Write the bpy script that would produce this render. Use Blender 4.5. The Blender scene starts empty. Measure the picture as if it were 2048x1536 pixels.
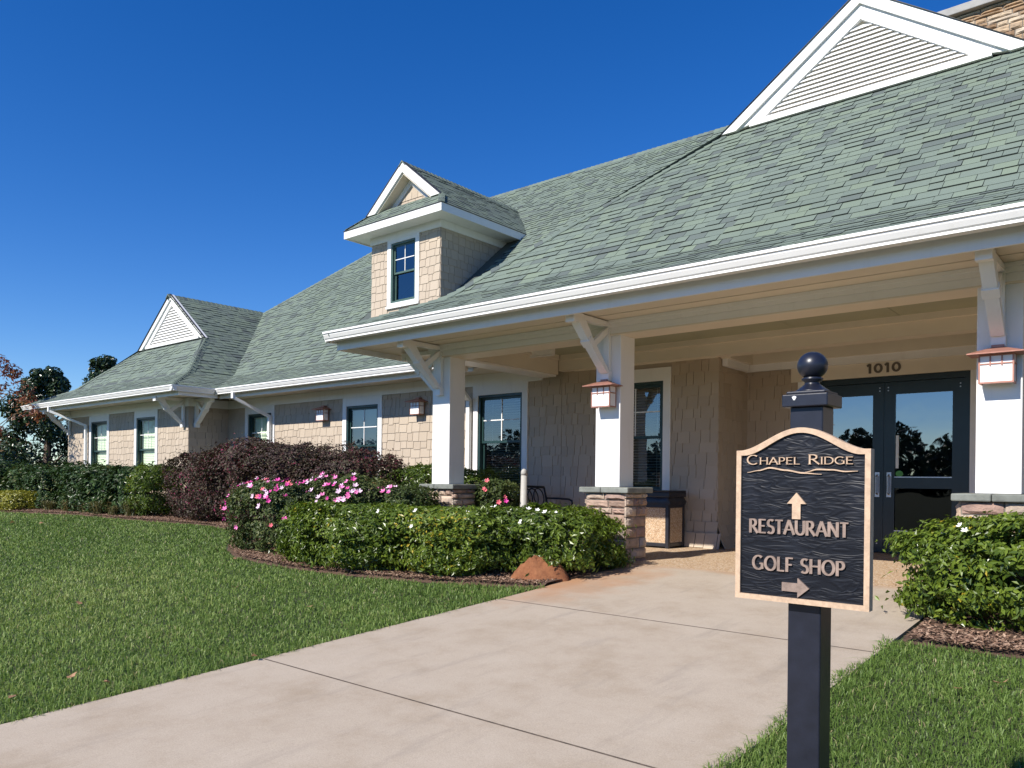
import bpy, math, random
import numpy as np
from mathutils import Matrix, Vector

random.seed(7); rng = np.random.default_rng(7)
R = math.radians
scene = bpy.context.scene
COL = scene.collection

# ------------------------------------------------------------------ camera
F_PX, CY, YAW, ROLL, HC = 1562.53, 958.68, 0.700947, 0.0112518, 0.92
cam = bpy.data.cameras.new('camera')
cam.sensor_width = 36.0
cam.lens = F_PX / 2048 * 36
cam.shift_y = (CY - 768) / 2048
cam.clip_start = 0.05
cam.clip_end = 3000
camo = bpy.data.objects.new('camera', cam); COL.objects.link(camo)
right = Vector((math.cos(YAW), math.sin(YAW), 0)); fwd = Vector((-math.sin(YAW), math.cos(YAW), 0)); down = Vector((0, 0, -1))
cr, sr = math.cos(ROLL), math.sin(ROLL)
r_ = right * cr - down * sr
d_ = right * sr + down * cr
M = Matrix(((r_.x, -d_.x, -fwd.x, 0), (r_.y, -d_.y, -fwd.y, 0), (r_.z, -d_.z, -fwd.z, HC), (0, 0, 0, 1)))
camo.matrix_world = M
scene.camera = camo

# ------------------------------------------------------------------ light
SUN_DIR = Vector((0.17, 1.0, -0.80)).normalized()          # direction the light travels
SUN_EL = math.asin(-SUN_DIR.z)
w = bpy.data.worlds.new('World'); scene.world = w; w.use_nodes = True
nt = w.node_tree; nt.nodes.clear()
out = nt.nodes.new('ShaderNodeOutputWorld'); bg = nt.nodes.new('ShaderNodeBackground')
sky = nt.nodes.new('ShaderNodeTexSky'); sky.sky_type = 'NISHITA'; sky.sun_disc = False
sky.sun_elevation = SUN_EL; sky.sun_rotation = math.atan2(-SUN_DIR.x, -SUN_DIR.y) % (2 * math.pi)
sky.altitude = 600; sky.air_density = 1.0; sky.dust_density = 0.0; sky.ozone_density = 5.0
hs = nt.nodes.new('ShaderNodeHueSaturation'); hs.inputs['Saturation'].default_value = 1.30; hs.inputs['Hue'].default_value = 0.513
nt.links.new(sky.outputs[0], hs.inputs['Color']); nt.links.new(hs.outputs[0], bg.inputs[0])
bg.inputs[1].default_value = 0.112
nt.links.new(bg.outputs[0], out.inputs[0])
sun = bpy.data.lights.new('sun', 'SUN'); sun.energy = 5.0; sun.angle = R(0.53); sun.color = (1.0, 0.95, 0.87)
suno = bpy.data.objects.new('sun', sun); COL.objects.link(suno)
suno.rotation_euler = SUN_DIR.to_track_quat('-Z', 'Y').to_euler(); suno.location = (0, -20, 30)
vs = scene.view_settings
vs.view_transform = 'Standard'; vs.look = 'None'; vs.gamma = 1; vs.use_curve_mapping = False; vs.exposure = 0.42
scene.render.engine = 'CYCLES'
scene.cycles.max_bounces = 8; scene.cycles.transparent_max_bounces = 16

# ------------------------------------------------------------------ materials
MATS = {}
def nodemat(name):
    m = bpy.data.materials.new(name); m.use_nodes = True
    n = m.node_tree.nodes; n.clear()
    o = n.new('ShaderNodeOutputMaterial'); p = n.new('ShaderNodeBsdfPrincipled')
    m.node_tree.links.new(p.outputs[0], o.inputs[0])
    MATS[name] = m
    return m, n, m.node_tree.links, p, o
def coords(n, l, scale=1.0, kind='Object'):
    t = n.new('ShaderNodeTexCoord')
    return t.outputs[kind]
def geo_pos(n):
    return n.new('ShaderNodeNewGeometry').outputs['Position']
def noise(n, l, vec, scale, detail=4, rough=0.55):
    t = n.new('ShaderNodeTexNoise'); t.inputs['Scale'].default_value = scale; t.inputs['Detail'].default_value = detail
    t.inputs['Roughness'].default_value = rough; l.new(vec, t.inputs['Vector']); return t
def ramp(n, l, fac, stops, interp='LINEAR'):
    r = n.new('ShaderNodeValToRGB'); r.color_ramp.interpolation = interp
    e = r.color_ramp.elements
    while len(e) < len(stops): e.new(0.5)
    for i, (p, c) in enumerate(stops): e[i].position = p; e[i].color = (*c, 1)
    l.new(fac, r.inputs[0]); return r.outputs[0]
def mix(n, l, fac, a, b, mode='MIX'):
    m = n.new('ShaderNodeMix'); m.data_type = 'RGBA'; m.blend_type = mode
    for s, v in ((m.inputs[0], fac), (m.inputs[6], a), (m.inputs[7], b)):
        if hasattr(v, 'links'): l.new(v, s)
        elif isinstance(v, (int, float)): s.default_value = v
        else: s.default_value = (*v, 1)
    return m.outputs[2]
def math_n(n, l, op, a, b=0.0):
    m = n.new('ShaderNodeMath'); m.operation = op
    for s, v in ((m.inputs[0], a), (m.inputs[1], b)):
        if hasattr(v, 'links'): l.new(v, s)
        else: s.default_value = v
    return m.outputs[0]
def bump(n, l, p, h, strength=0.3, dist=0.01):
    b = n.new('ShaderNodeBump'); b.inputs['Strength'].default_value = strength; b.inputs['Distance'].default_value = dist
    l.new(h, b.inputs['Height']); l.new(b.outputs[0], p.inputs['Normal'])
def attr(n, name='tint'):
    a = n.new('ShaderNodeAttribute'); a.attribute_name = name; return a
def scale_vec(n, l, vec, s):
    v = n.new('ShaderNodeVectorMath'); v.operation = 'MULTIPLY'; l.new(vec, v.inputs[0]); v.inputs[1].default_value = s
    return v.outputs[0]

def simple(name, col, rough=0.6, var=0.12, nscale=6.0, bstr=0.0, bscale=60, metal=0.0, spec=0.5):
    m, n, l, p, o = nodemat(name)
    g = geo_pos(n); t = noise(n, l, g, nscale)
    c = ramp(n, l, t.outputs[0], [(0.3, tuple(x * (1 - var) for x in col)), (0.7, tuple(min(1, x * (1 + var)) for x in col))])
    l.new(c, p.inputs['Base Color']); p.inputs['Roughness'].default_value = rough; p.inputs['Metallic'].default_value = metal
    p.inputs['Specular IOR Level'].default_value = spec
    if bstr:
        t2 = noise(n, l, g, bscale, 3); bump(n, l, p, t2.outputs[0], bstr, 0.004)
    return m

simple('white_paint', (0.80, 0.79, 0.76), 0.42, 0.025, 3.0, 0.05, 40)
def grimy():
    m = MATS['white_paint']; n = m.node_tree.nodes; l = m.node_tree.links
    p = next(x for x in n if x.type == 'BSDF_PRINCIPLED')
    src = p.inputs['Base Color'].links[0].from_socket
    g = geo_pos(n); t = noise(n, l, scale_vec(n, l, g, (9, 9, 1.3)), 1.0, 5, 0.7)
    f = ramp(n, l, t.outputs[0], [(0.55, (0, 0, 0)), (0.85, (0.35, 0.35, 0.35))])
    l.new(mix(n, l, f, src, (0.55, 0.52, 0.45)), p.inputs['Base Color'])
grimy()
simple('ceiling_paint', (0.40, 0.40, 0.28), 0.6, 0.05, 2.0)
simple('shaded_white_paint', (0.72, 0.645, 0.52), 0.55, 0.04, 2.0)  # white paint coloured darker and warmer, as shaded bounce-lit undersides look
simple('window_green', (0.018, 0.045, 0.042), 0.35, 0.1, 8)
simple('dormer_green', (0.07, 0.12, 0.10), 0.4, 0.1, 8)
simple('door_green', (0.010, 0.022, 0.028), 0.3, 0.1, 8)
simple('sign_black', (0.012, 0.014, 0.024), 0.34, 0.2, 25, 0.05, 90)
simple('sign_gold', (0.54, 0.38, 0.255), 0.55, 0.18, 70, 0.1, 200)
simple('sign_gold_dark', (0.27, 0.195, 0.155), 0.55, 0.3, 40, 0.1, 200)
simple('copper', (0.40, 0.19, 0.14), 0.45, 0.15, 20, metal=0.35)
simple('lamp_glass', (0.82, 0.80, 0.78), 0.3, 0.03, 5)
simple('black_metal', (0.012, 0.012, 0.014), 0.42, 0.2, 30)
simple('bin_black', (0.016, 0.017, 0.024), 0.4, 0.2, 20)
simple('steel', (0.5, 0.5, 0.52), 0.3, 0.1, 30, metal=0.9)
simple('number_bronze', (0.12, 0.10, 0.075), 0.45, 0.1, 30)
simple('bollard_grey', (0.42, 0.40, 0.365), 0.6, 0.08, 15)
simple('cap_grey', (0.33, 0.32, 0.30), 0.8, 0.15, 6, 0.3, 30)
simple('blind', (0.72, 0.74, 0.66), 0.5, 0.03, 5)
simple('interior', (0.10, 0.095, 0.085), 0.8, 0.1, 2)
simple('shade_gap', (0.05, 0.042, 0.035), 0.8, 0.1, 5)
simple('joint_dirt', (0.10, 0.075, 0.055), 0.95, 0.5, 25)
simple('bark', (0.14, 0.10, 0.075), 0.85, 0.3, 20, 0.5, 40)
simple('stem', (0.10, 0.07, 0.05), 0.85, 0.3, 20)
simple('flower_white', (0.85, 0.83, 0.78), 0.6, 0.05, 10)
simple('flower_pink', (0.78, 0.20, 0.45), 0.6, 0.25, 9)
simple('flower_magenta', (0.62, 0.04, 0.30), 0.6, 0.25, 9)
simple('flower_pale', (0.80, 0.55, 0.70), 0.6, 0.1, 9)
simple('flower_coral', (0.78, 0.16, 0.20), 0.6, 0.2, 9)
simple('sticker_white', (0.7, 0.72, 0.7), 0.5, 0.02, 9)
simple('sticker_green', (0.07, 0.28, 0.05), 0.5, 0.02, 9)

def mk_glass(name, tint_, ior):
    m = bpy.data.materials.new(name); m.use_nodes = True; MATS[name] = m
    n = m.node_tree.nodes; l = m.node_tree.links; n.clear()
    o = n.new('ShaderNodeOutputMaterial'); mx = n.new('ShaderNodeMixShader')
    tr = n.new('ShaderNodeBsdfTransparent'); tr.inputs[0].default_value = (*tint_, 1)
    gl = n.new('ShaderNodeBsdfGlossy'); gl.inputs['Roughness'].default_value = 0.012; gl.inputs[0].default_value = (0.95, 0.97, 1, 1)
    fr = n.new('ShaderNodeFresnel'); fr.inputs[0].default_value = ior
    g = geo_pos(n); t = noise(n, l, g, 2.2, 2)
    b = n.new('ShaderNodeBump'); b.inputs['Strength'].default_value = 0.05; b.inputs['Distance'].default_value = 0.02
    l.new(t.outputs[0], b.inputs['Height']); l.new(b.outputs[0], gl.inputs['Normal'])
    l.new(fr.outputs[0], mx.inputs[0]); l.new(tr.outputs[0], mx.inputs[1]); l.new(gl.outputs[0], mx.inputs[2]); l.new(mx.outputs[0], o.inputs[0])
mk_glass('glass', (0.78, 0.82, 0.80), 2.3); mk_glass('clear_glass', (0.90, 0.98, 0.88), 1.38); mk_glass('door_glass', (0.5, 0.54, 0.54), 3.0); mk_glass('kick_glass', (0.35, 0.38, 0.38), 1.5)

def mk_shingle():
    m, n, l, p, o = nodemat('roof_shingle')
    a = attr(n); sx = n.new('ShaderNodeSeparateColor'); l.new(a.outputs['Color'], sx.inputs[0])
    c = ramp(n, l, sx.outputs[0], [(0.0, (0.036, 0.044, 0.04)), (0.09, (0.105, 0.125, 0.117)), (0.35, (0.138, 0.172, 0.145)), (0.7, (0.156, 0.194, 0.158)), (1.0, (0.172, 0.214, 0.156))])
    g = geo_pos(n); t = noise(n, l, g, 260, 3, 0.7); t2 = noise(n, l, g, 0.7, 3)
    c = mix(n, l, 0.45, c, ramp(n, l, t.outputs[0], [(0.3, (0.3, 0.3, 0.3)), (0.7, (0.72, 0.72, 0.72))]), 'OVERLAY')
    c = mix(n, l, 0.35, c, ramp(n, l, t2.outputs[0], [(0.3, (0.4, 0.4, 0.4)), (0.7, (0.6, 0.6, 0.6))]), 'OVERLAY')
    l.new(c, p.inputs['Base Color']); p.inputs['Roughness'].default_value = 0.9; p.inputs['Specular IOR Level'].default_value = 0.25
    bump(n, l, p, t.outputs[0], 0.5, 0.004)
mk_shingle()
simple('flashing', (0.035, 0.032, 0.030), 0.6, 0.2, 10)

def mk_siding():
    m, n, l, p, o = nodemat('siding')
    a = attr(n); sx = n.new('ShaderNodeSeparateColor'); l.new(a.outputs['Color'], sx.inputs[0])
    c = ramp(n, l, sx.outputs[0], [(0.0, (0.425, 0.345, 0.258)), (1.0, (0.48, 0.395, 0.30))])
    g = geo_pos(n); t = noise(n, l, scale_vec(n, l, g, (60, 60, 9)), 1.0, 4, 0.65); t2 = noise(n, l, g, 1.1, 3)
    c = mix(n, l, 0.25, c, ramp(n, l, t2.outputs[0], [(0.3, (0.42, 0.42, 0.42)), (0.7, (0.58, 0.58, 0.58))]), 'OVERLAY')
    l.new(c, p.inputs['Base Color']); p.inputs['Roughness'].default_value = 0.7
    bump(n, l, p, t.outputs[0], 0.22, 0.004)
mk_siding()

def mk_stone(name, stops):
    m, n, l, p, o = nodemat(name)
    oi = n.new('ShaderNodeObjectInfo')
    c = ramp(n, l, oi.outputs['Random'], stops)
    tc = coords(n, l); g = geo_pos(n)
    t = noise(n, l, g, 9, 6, 0.65); t2 = noise(n, l, g, 45, 5, 0.7)
    c = mix(n, l, 0.65, c, ramp(n, l, t.outputs[0], [(0.3, (0.25, 0.25, 0.27)), (0.7, (0.75, 0.72, 0.68))]), 'OVERLAY')
    l.new(c, p.inputs['Base Color']); p.inputs['Roughness'].default_value = 0.88
    bump(n, l, p, t2.outputs[0], 0.8, 0.012)
mk_stone('stone', [(0.0, (0.26, 0.18, 0.135)), (0.2, (0.42, 0.30, 0.225)), (0.4, (0.33, 0.215, 0.175)), (0.6, (0.50, 0.40, 0.31)), (0.8, (0.37, 0.265, 0.19)), (1.0, (0.52, 0.45, 0.37))])
mk_stone('ledgestone', [(0.0, (0.24, 0.15, 0.085)), (0.25, (0.42, 0.29, 0.175)), (0.5, (0.34, 0.225, 0.13)), (0.75, (0.48, 0.37, 0.25)), (1.0, (0.52, 0.44, 0.34))])
simple('mortar', (0.22, 0.19, 0.155), 0.95, 0.2, 30, 0.4, 80)
simple('capstone', (0.19, 0.20, 0.175), 0.85, 0.3, 8, 0.8, 35)

def mk_concrete():
    m, n, l, p, o = nodemat('concrete')
    g = geo_pos(n)
    t = noise(n, l, g, 2.1, 8, 0.68); t2 = noise(n, l, g, 170, 4, 0.7); t3 = noise(n, l, scale_vec(n, l, g, (5, 0.9, 1)), 1.0, 5, 0.7)
    c = ramp(n, l, t.outputs[0], [(0.3, (0.355, 0.28, 0.20)), (0.5, (0.42, 0.345, 0.262)), (0.72, (0.455, 0.38, 0.295))])
    c = mix(n, l, 0.5, c, ramp(n, l, t2.outputs[0], [(0.25, (0.28, 0.28, 0.28)), (0.75, (0.72, 0.72, 0.72))]), 'OVERLAY')
    st = ramp(n, l, t3.outputs[0], [(0.54, (0, 0, 0)), (0.78, (0.45, 0.45, 0.45))])
    c = mix(n, l, st, c, (0.22, 0.185, 0.15))
    t5 = noise(n, l, scale_vec(n, l, g, (9, 26, 1)), 1.0, 3, 0.6); sp_ = ramp(n, l, t5.outputs[0], [(0.70, (0, 0, 0)), (0.80, (0.4, 0.4, 0.4))])
    c = mix(n, l, sp_, c, (0.20, 0.17, 0.14))
    # red clay washed over the left edge beside the soil mound, and along the porch joint
    sp = n.new('ShaderNodeSeparateXYZ'); l.new(g, sp.inputs[0])
    dx = math_n(n, l, 'ADD', sp.outputs[0], 4.55); dy = math_n(n, l, 'MULTIPLY', math_n(n, l, 'ADD', sp.outputs[1], -6.25), 0.62)
    d2 = math_n(n, l, 'SQRT', math_n(n, l, 'ADD', math_n(n, l, 'MULTIPLY', dx, dx), math_n(n, l, 'MULTIPLY', dy, dy)))
    t4 = noise(n, l, g, 2.4, 5, 0.6)
    d3 = math_n(n, l, 'ADD', d2, math_n(n, l, 'MULTIPLY', math_n(n, l, 'ADD', t4.outputs[0], -0.5), 1.3))
    cl = ramp(n, l, d3, [(0.15, (0.8, 0.8, 0.8)), (0.95, (0, 0, 0))])
    c = mix(n, l, cl, c, (0.42, 0.20, 0.085))
    jl = math_n(n, l, 'ABSOLUTE', math_n(n, l, 'ADD', sp.outputs[1], -7.38))
    jf = ramp(n, l, math_n(n, l, 'ADD', math_n(n, l, 'MULTIPLY', jl, 2.2), math_n(n, l, 'MULTIPLY', t4.outputs[0], 0.6)), [(0.25, (0.6, 0.6, 0.6)), (0.75, (0, 0, 0))])
    c = mix(n, l, jf, c, (0.42, 0.22, 0.10))
    l.new(c, p.inputs['Base Color']); p.inputs['Roughness'].default_value = 0.88
    bump(n, l, p, t2.outputs[0], 0.35, 0.004)
mk_concrete()
def mk_aggregate(name, sc):
    m, n, l, p, o = nodemat(name)
    g = geo_pos(n); v = n.new('ShaderNodeTexVoronoi'); v.inputs['Scale'].default_value = sc; l.new(g, v.inputs['Vector'])
    sx = n.new('ShaderNodeSeparateColor'); l.new(v.outputs['Color'], sx.inputs[0])
    c = ramp(n, l, sx.outputs[0], [(0.0, (0.34, 0.20, 0.11)), (0.4, (0.58, 0.40, 0.24)), (0.75, (0.64, 0.49, 0.33)), (1.0, (0.70, 0.61, 0.50))])
    e = ramp(n, l, v.outputs['Distance'], [(0.3, (1, 1, 1)), (0.75, (0.6, 0.55, 0.5))])
    c = mix(n, l, 0.8, c, e, 'MULTIPLY')
    l.new(c, p.inputs['Base Color']); p.inputs['Roughness'].default_value = 0.75
    inv = math_n(n, l, 'SUBTRACT', 1.0, v.outputs['Distance']); bump(n, l, p, inv, 0.6, 0.006)
mk_aggregate('aggregate', 75); mk_aggregate('bin_aggregate', 120)

def mk_lawn():
    m, n, l, p, o = nodemat('lawn')
    g = geo_pos(n); t = noise(n, l, g, 0.8, 5); t2 = noise(n, l, g, 60, 5, 0.7)
    c = ramp(n, l, t.outputs[0], [(0.3, (0.045, 0.062, 0.02)), (0.7, (0.07, 0.085, 0.03))])
    c = mix(n, l, 0.7, c, ramp(n, l, t2.outputs[0], [(0.3, (0.2, 0.2, 0.2)), (0.7, (0.8, 0.8, 0.8))]), 'OVERLAY')
    l.new(c, p.inputs['Base Color']); p.inputs['Roughness'].default_value = 0.95; bump(n, l, p, t2.outputs[0], 0.8, 0.03)
mk_lawn()
def mk_mulch():
    m, n, l, p, o = nodemat('mulch')
    g = geo_pos(n); t = noise(n, l, scale_vec(n, l, g, (40, 90, 40)), 1.0, 6, 0.75); t2 = noise(n, l, g, 2, 4)
    c = ramp(n, l, t.outputs[0], [(0.3, (0.05, 0.03, 0.02)), (0.5, (0.15, 0.085, 0.055)), (0.7, (0.28, 0.17, 0.11))])
    l.new(c, p.inputs['Base Color']); p.inputs['Roughness'].default_value = 0.95; bump(n, l, p, t.outputs[0], 1.0, 0.03)
mk_mulch()
def mk_clay():
    m, n, l, p, o = nodemat('clay')
    g = geo_pos(n); t = noise(n, l, g, 14, 6, 0.7); t2 = noise(n, l, g, 90, 5, 0.7)
    c = ramp(n, l, t.outputs[0], [(0.3, (0.22, 0.075, 0.03)), (0.7, (0.40, 0.165, 0.07))])
    l.new(c, p.inputs['Base Color']); p.inputs['Roughness'].default_value = 0.95; bump(n, l, p, t2.outputs[0], 1.0, 0.02)
mk_clay()

def leafmat(name, stops, rough=0.42, trans=0.25, spec=0.5):
    m = bpy.data.materials.new(name); m.use_nodes = True; MATS[name] = m
    n = m.node_tree.nodes; l = m.node_tree.links; n.clear()
    o = n.new('ShaderNodeOutputMaterial'); p = n.new('ShaderNodeBsdfPrincipled'); tr = n.new('ShaderNodeBsdfTranslucent'); mx = n.new('ShaderNodeMixShader')
    a = attr(n); sx = n.new('ShaderNodeSeparateColor'); l.new(a.outputs['Color'], sx.inputs[0])
    c = ramp(n, l, sx.outputs[0], stops)
    l.new(c, p.inputs['Base Color']); l.new(mix(n, l, 0.5, c, (0.9, 1.0, 0.25), 'MULTIPLY'), tr.inputs[0])
    p.inputs['Roughness'].default_value = rough; p.inputs['Specular IOR Level'].default_value = spec
    mx.inputs[0].default_value = trans
    l.new(p.outputs[0], mx.inputs[1]); l.new(tr.outputs[0], mx.inputs[2]); l.new(mx.outputs[0], o.inputs[0])
leafmat('grass_blade', [(0.0, (0.10, 0.17, 0.032)), (0.45, (0.19, 0.285, 0.066)), (0.85, (0.31, 0.385, 0.115)), (0.93, (0.37, 0.36, 0.16)), (1.0, (0.48, 0.39, 0.23))], 0.5, 0.35, 0.35)
leafmat('azalea_leaf', [(0.0, (0.04, 0.075, 0.010)), (0.5, (0.115, 0.17, 0.02)), (0.93, (0.21, 0.28, 0.035)), (0.985, (0.22, 0.27, 0.03)), (1.0, (0.50, 0.38, 0.04))], 0.32, 0.32)
leafmat('pink_azalea_leaf', [(0.0, (0.03, 0.055, 0.016)), (0.5, (0.08, 0.11, 0.032)), (0.9, (0.15, 0.17, 0.055)), (1.0, (0.27, 0.17, 0.07))], 0.45, 0.26, 0.3)
leafmat('purple_leaf', [(0.0, (0.032, 0.022, 0.018)), (0.35, (0.07, 0.04, 0.036)), (0.62, (0.085, 0.082, 0.045)), (0.8, (0.12, 0.045, 0.048)), (0.96, (0.19, 0.05, 0.065)), (1.0, (0.34, 0.045, 0.13))], 0.5, 0.22, 0.22)
leafmat('hedge_leaf', [(0.0, (0.02, 0.04, 0.012)), (0.5, (0.042, 0.08, 0.022)), (0.9, (0.085, 0.14, 0.04)), (1.0, (0.18, 0.16, 0.06))], 0.38, 0.18, 0.32)
leafmat('yellow_leaf', [(0.0, (0.12, 0.13, 0.015)), (0.5, (0.28, 0.27, 0.025)), (1.0, (0.42, 0.38, 0.05))], 0.4, 0.25)
leafmat('magnolia_leaf', [(0.0, (0.012, 0.026, 0.008)), (0.6, (0.03, 0.055, 0.017)), (0.9, (0.06, 0.09, 0.03)), (1.0, (0.15, 0.09, 0.04))], 0.28, 0.08, 0.5)
leafmat('autumn_leaf', [(0.0, (0.16, 0.035, 0.02)), (0.5, (0.32, 0.10, 0.05)), (0.85, (0.36, 0.19, 0.08)), (1.0, (0.25, 0.24, 0.07))], 0.5, 0.35)
leafmat('dry_leaf', [(0.0, (0.20, 0.10, 0.05)), (0.5, (0.38, 0.21, 0.11)), (1.0, (0.46, 0.30, 0.16))], 0.6, 0.15)
leafmat('tuft_blade', [(0.0, (0.06, 0.08, 0.025)), (0.5, (0.16, 0.15, 0.05)), (1.0, (0.33, 0.24, 0.11))], 0.5, 0.25)
leafmat('wood_leaf', [(0.0, (0.008, 0.016, 0.007)), (0.7, (0.025, 0.04, 0.014)), (1.0, (0.11, 0.045, 0.02))], 0.6, 0.1)
leafmat('chip', [(0.0, (0.10, 0.055, 0.035)), (0.5, (0.26, 0.15, 0.095)), (1.0, (0.42, 0.29, 0.20))], 0.85, 0.0)

def mk_signface():
    m, n, l, p, o = nodemat('sign_face')
    g = geo_pos(n)
    wv = n.new('ShaderNodeTexNoise'); wv.inputs['Scale'].default_value = 1.0; wv.inputs['Detail'].default_value = 1.5; wv.inputs['Distortion'].default_value = 1.6
    l.new(scale_vec(n, l, g, (11, 11, 46)), wv.inputs['Vector'])
    rid = ramp(n, l, wv.outputs[0], [(0.36, (0, 0, 0)), (0.5, (1, 1, 1)), (0.64, (0, 0, 0))])
    t = noise(n, l, scale_vec(n, l, g, (7, 7, 2.2)), 1.0, 4)
    c = ramp(n, l, t.outputs[0], [(0.45, (0.005, 0.006, 0.010)), (0.78, (0.022, 0.025, 0.036))])
    l.new(c, p.inputs['Base Color']); p.inputs['Roughness'].default_value = 0.40; p.inputs['Specular IOR Level'].default_value = 0.35
    bump(n, l, p, rid, 0.28, 0.0025)
mk_signface()

# ------------------------------------------------------------------ mesh helpers
def link(o, parent=None):
    COL.objects.link(o)
    if parent is not None:
        o.parent = parent; o.matrix_parent_inverse = Matrix.Translation(-W(parent))
    return o
def W(o):
    return Vector(o.location) if o.parent is None else Vector((0, 0, 0))
def tag(o, label=None, cat=None, group=None, kind=None):
    if label: o['label'] = label
    if cat: o['category'] = cat
    if group: o['group'] = group
    if kind: o['kind'] = kind
    return o
def empty(name, loc, label, cat, group=None):
    o = bpy.data.objects.new(name, None); o.location = loc; o.empty_display_size = 0.1; COL.objects.link(o)
    return tag(o, label, cat, group)
class MB:
    """collects polygons in world coordinates, build() links them as one mesh object"""
    def __init__(s): s.v = []; s.f = []; s.t = []; s.tint = 0.5
    def add(s, vs, fs):
        k = len(s.v); s.v += [tuple(x) for x in vs]; s.f += [tuple(i + k for i in q) for q in fs]; s.t += [s.tint] * len(vs); return s
    def box(s, a, b):
        (x0, y0, z0), (x1, y1, z1) = [tuple(min(a[i], b[i]) for i in range(3)), tuple(max(a[i], b[i]) for i in range(3))]
        return s.add([(x0, y0, z0), (x1, y0, z0), (x1, y1, z0), (x0, y1, z0), (x0, y0, z1), (x1, y0, z1), (x1, y1, z1), (x0, y1, z1)],
                     [(0, 3, 2, 1), (4, 5, 6, 7), (0, 1, 5, 4), (1, 2, 6, 5), (2, 3, 7, 6), (3, 0, 4, 7)])
    def prism(s, poly, vec):
        n = len(poly); v = Vector(vec)
        a = [Vector(p) for p in poly]; b = [p + v for p in a]
        nrm = sum((a[i].cross(a[(i + 1) % n]) for i in range(n)), Vector())
        fs = [tuple(range(n)), tuple(range(2 * n - 1, n - 1, -1))] + [(i, i + n, (i + 1) % n + n, (i + 1) % n) for i in range(n)]
        if nrm.dot(v) > 0: fs = [tuple(reversed(q)) for q in fs]
        return s.add(a + b, fs)
    def bar(s, p, q, wd, dp, up=(0, 0, 1)):
        p = Vector(p); q = Vector(q); d = (q - p).normalized(); u = Vector(up)
        if abs(d.dot(u)) > 0.98: u = Vector((0, 1, 0))
        sx = d.cross(u).normalized() * wd / 2; sz = sx.cross(d).normalized() * dp / 2
        return s.prism([p - sx - sz, p + sx - sz, p + sx + sz, p - sx + sz], q - p)
    def tube(s, pts, rad, seg=8, cap=True):
        pts = [Vector(p) for p in pts]; n = len(pts)
        rad = [rad] * n if isinstance(rad, (int, float)) else rad
        vs = []; prev = None
        for i, p in enumerate(pts):
            d = (pts[min(i + 1, n - 1)] - pts[max(i - 1, 0)]).normalized()
            u = Vector((0, 0, 1)) if abs(d.z) < 0.9 else Vector((1, 0, 0))
            if prev is not None: u = prev
            a = d.cross(u).normalized(); b = a.cross(d).normalized(); prev = b
            vs += [p + (a * math.cos(2 * math.pi * k / seg) + b * math.sin(2 * math.pi * k / seg)) * rad[i] for k in range(seg)]
        fs = [(i * seg + k, i * seg + (k + 1) % seg, (i + 1) * seg + (k + 1) % seg, (i + 1) * seg + k) for i in range(n - 1) for k in range(seg)]
        if cap: fs += [tuple(range(seg - 1, -1, -1)), tuple(range((n - 1) * seg, n * seg))]
        return s.add(vs, fs)
    def lathe(s, c, prof, seg=24):
        c = Vector(c); vs = []; n = len(prof)
        for r, z in prof: vs += [c + Vector((r * math.cos(2 * math.pi * k / seg), r * math.sin(2 * math.pi * k / seg), z)) for k in range(seg)]
        fs = [(i * seg + k, i * seg + (k + 1) % seg, (i + 1) * seg + (k + 1) % seg, (i + 1) * seg + k) for i in range(n - 1) for k in range(seg)]
        fs += [tuple(range(seg - 1, -1, -1)), tuple(range((n - 1) * seg, n * seg))]
        return s.add(vs, fs)
    def build(s, name, mat, parent=None, smooth=False, bevel=0.0, tint=False):
        me = bpy.data.meshes.new(name); me.from_pydata(s.v, [], s.f); me.update()
        me.materials.append(MATS[mat])
        if tint:
            at = me.attributes.new('tint', 'FLOAT_COLOR', 'POINT')
            arr = np.ones((len(s.v), 4), np.float32); arr[:, :3] = np.array(s.t, np.float32)[:, None]; at.data.foreach_set('color', arr.ravel())
        me.polygons.foreach_set('use_smooth', [bool(smooth)] * len(me.polygons))
        o = bpy.data.objects.new(name, me); link(o, parent)
        if bevel:
            b = o.modifiers.new('bevel', 'BEVEL'); b.width = bevel; b.segments = 2; b.limit_method = 'ANGLE'
        return o
def np_mesh(name, verts, faces, mat, parent=None, tint=None, smooth=False):
    """verts (n,3), faces (m,k) with k 3 or 4"""
    me = bpy.data.meshes.new(name); nv, (nf, k) = len(verts), faces.shape
    me.vertices.add(nv); me.vertices.foreach_set('co', np.asarray(verts, np.float32).ravel())
    me.loops.add(nf * k); me.loops.foreach_set('vertex_index', faces.astype(np.int32).ravel())
    me.polygons.add(nf); me.polygons.foreach_set('loop_start', np.arange(0, nf * k, k, dtype=np.int32))
    me.polygons.foreach_set('loop_total', np.full(nf, k, np.int32))
    me.materials.append(MATS[mat])
    me.update(calc_edges=True); me.validate()
    if tint is not None:
        at = me.attributes.new('tint', 'FLOAT_COLOR', 'POINT')
        arr = np.ones((nv, 4), np.float32); arr[:, :3] = np.asarray(tint, np.float32)[:, None]; at.data.foreach_set('color', arr.ravel())
    me.polygons.foreach_set('use_smooth', np.full(nf, bool(smooth)))
    o = bpy.data.objects.new(name, me); return link(o, parent)

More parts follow.
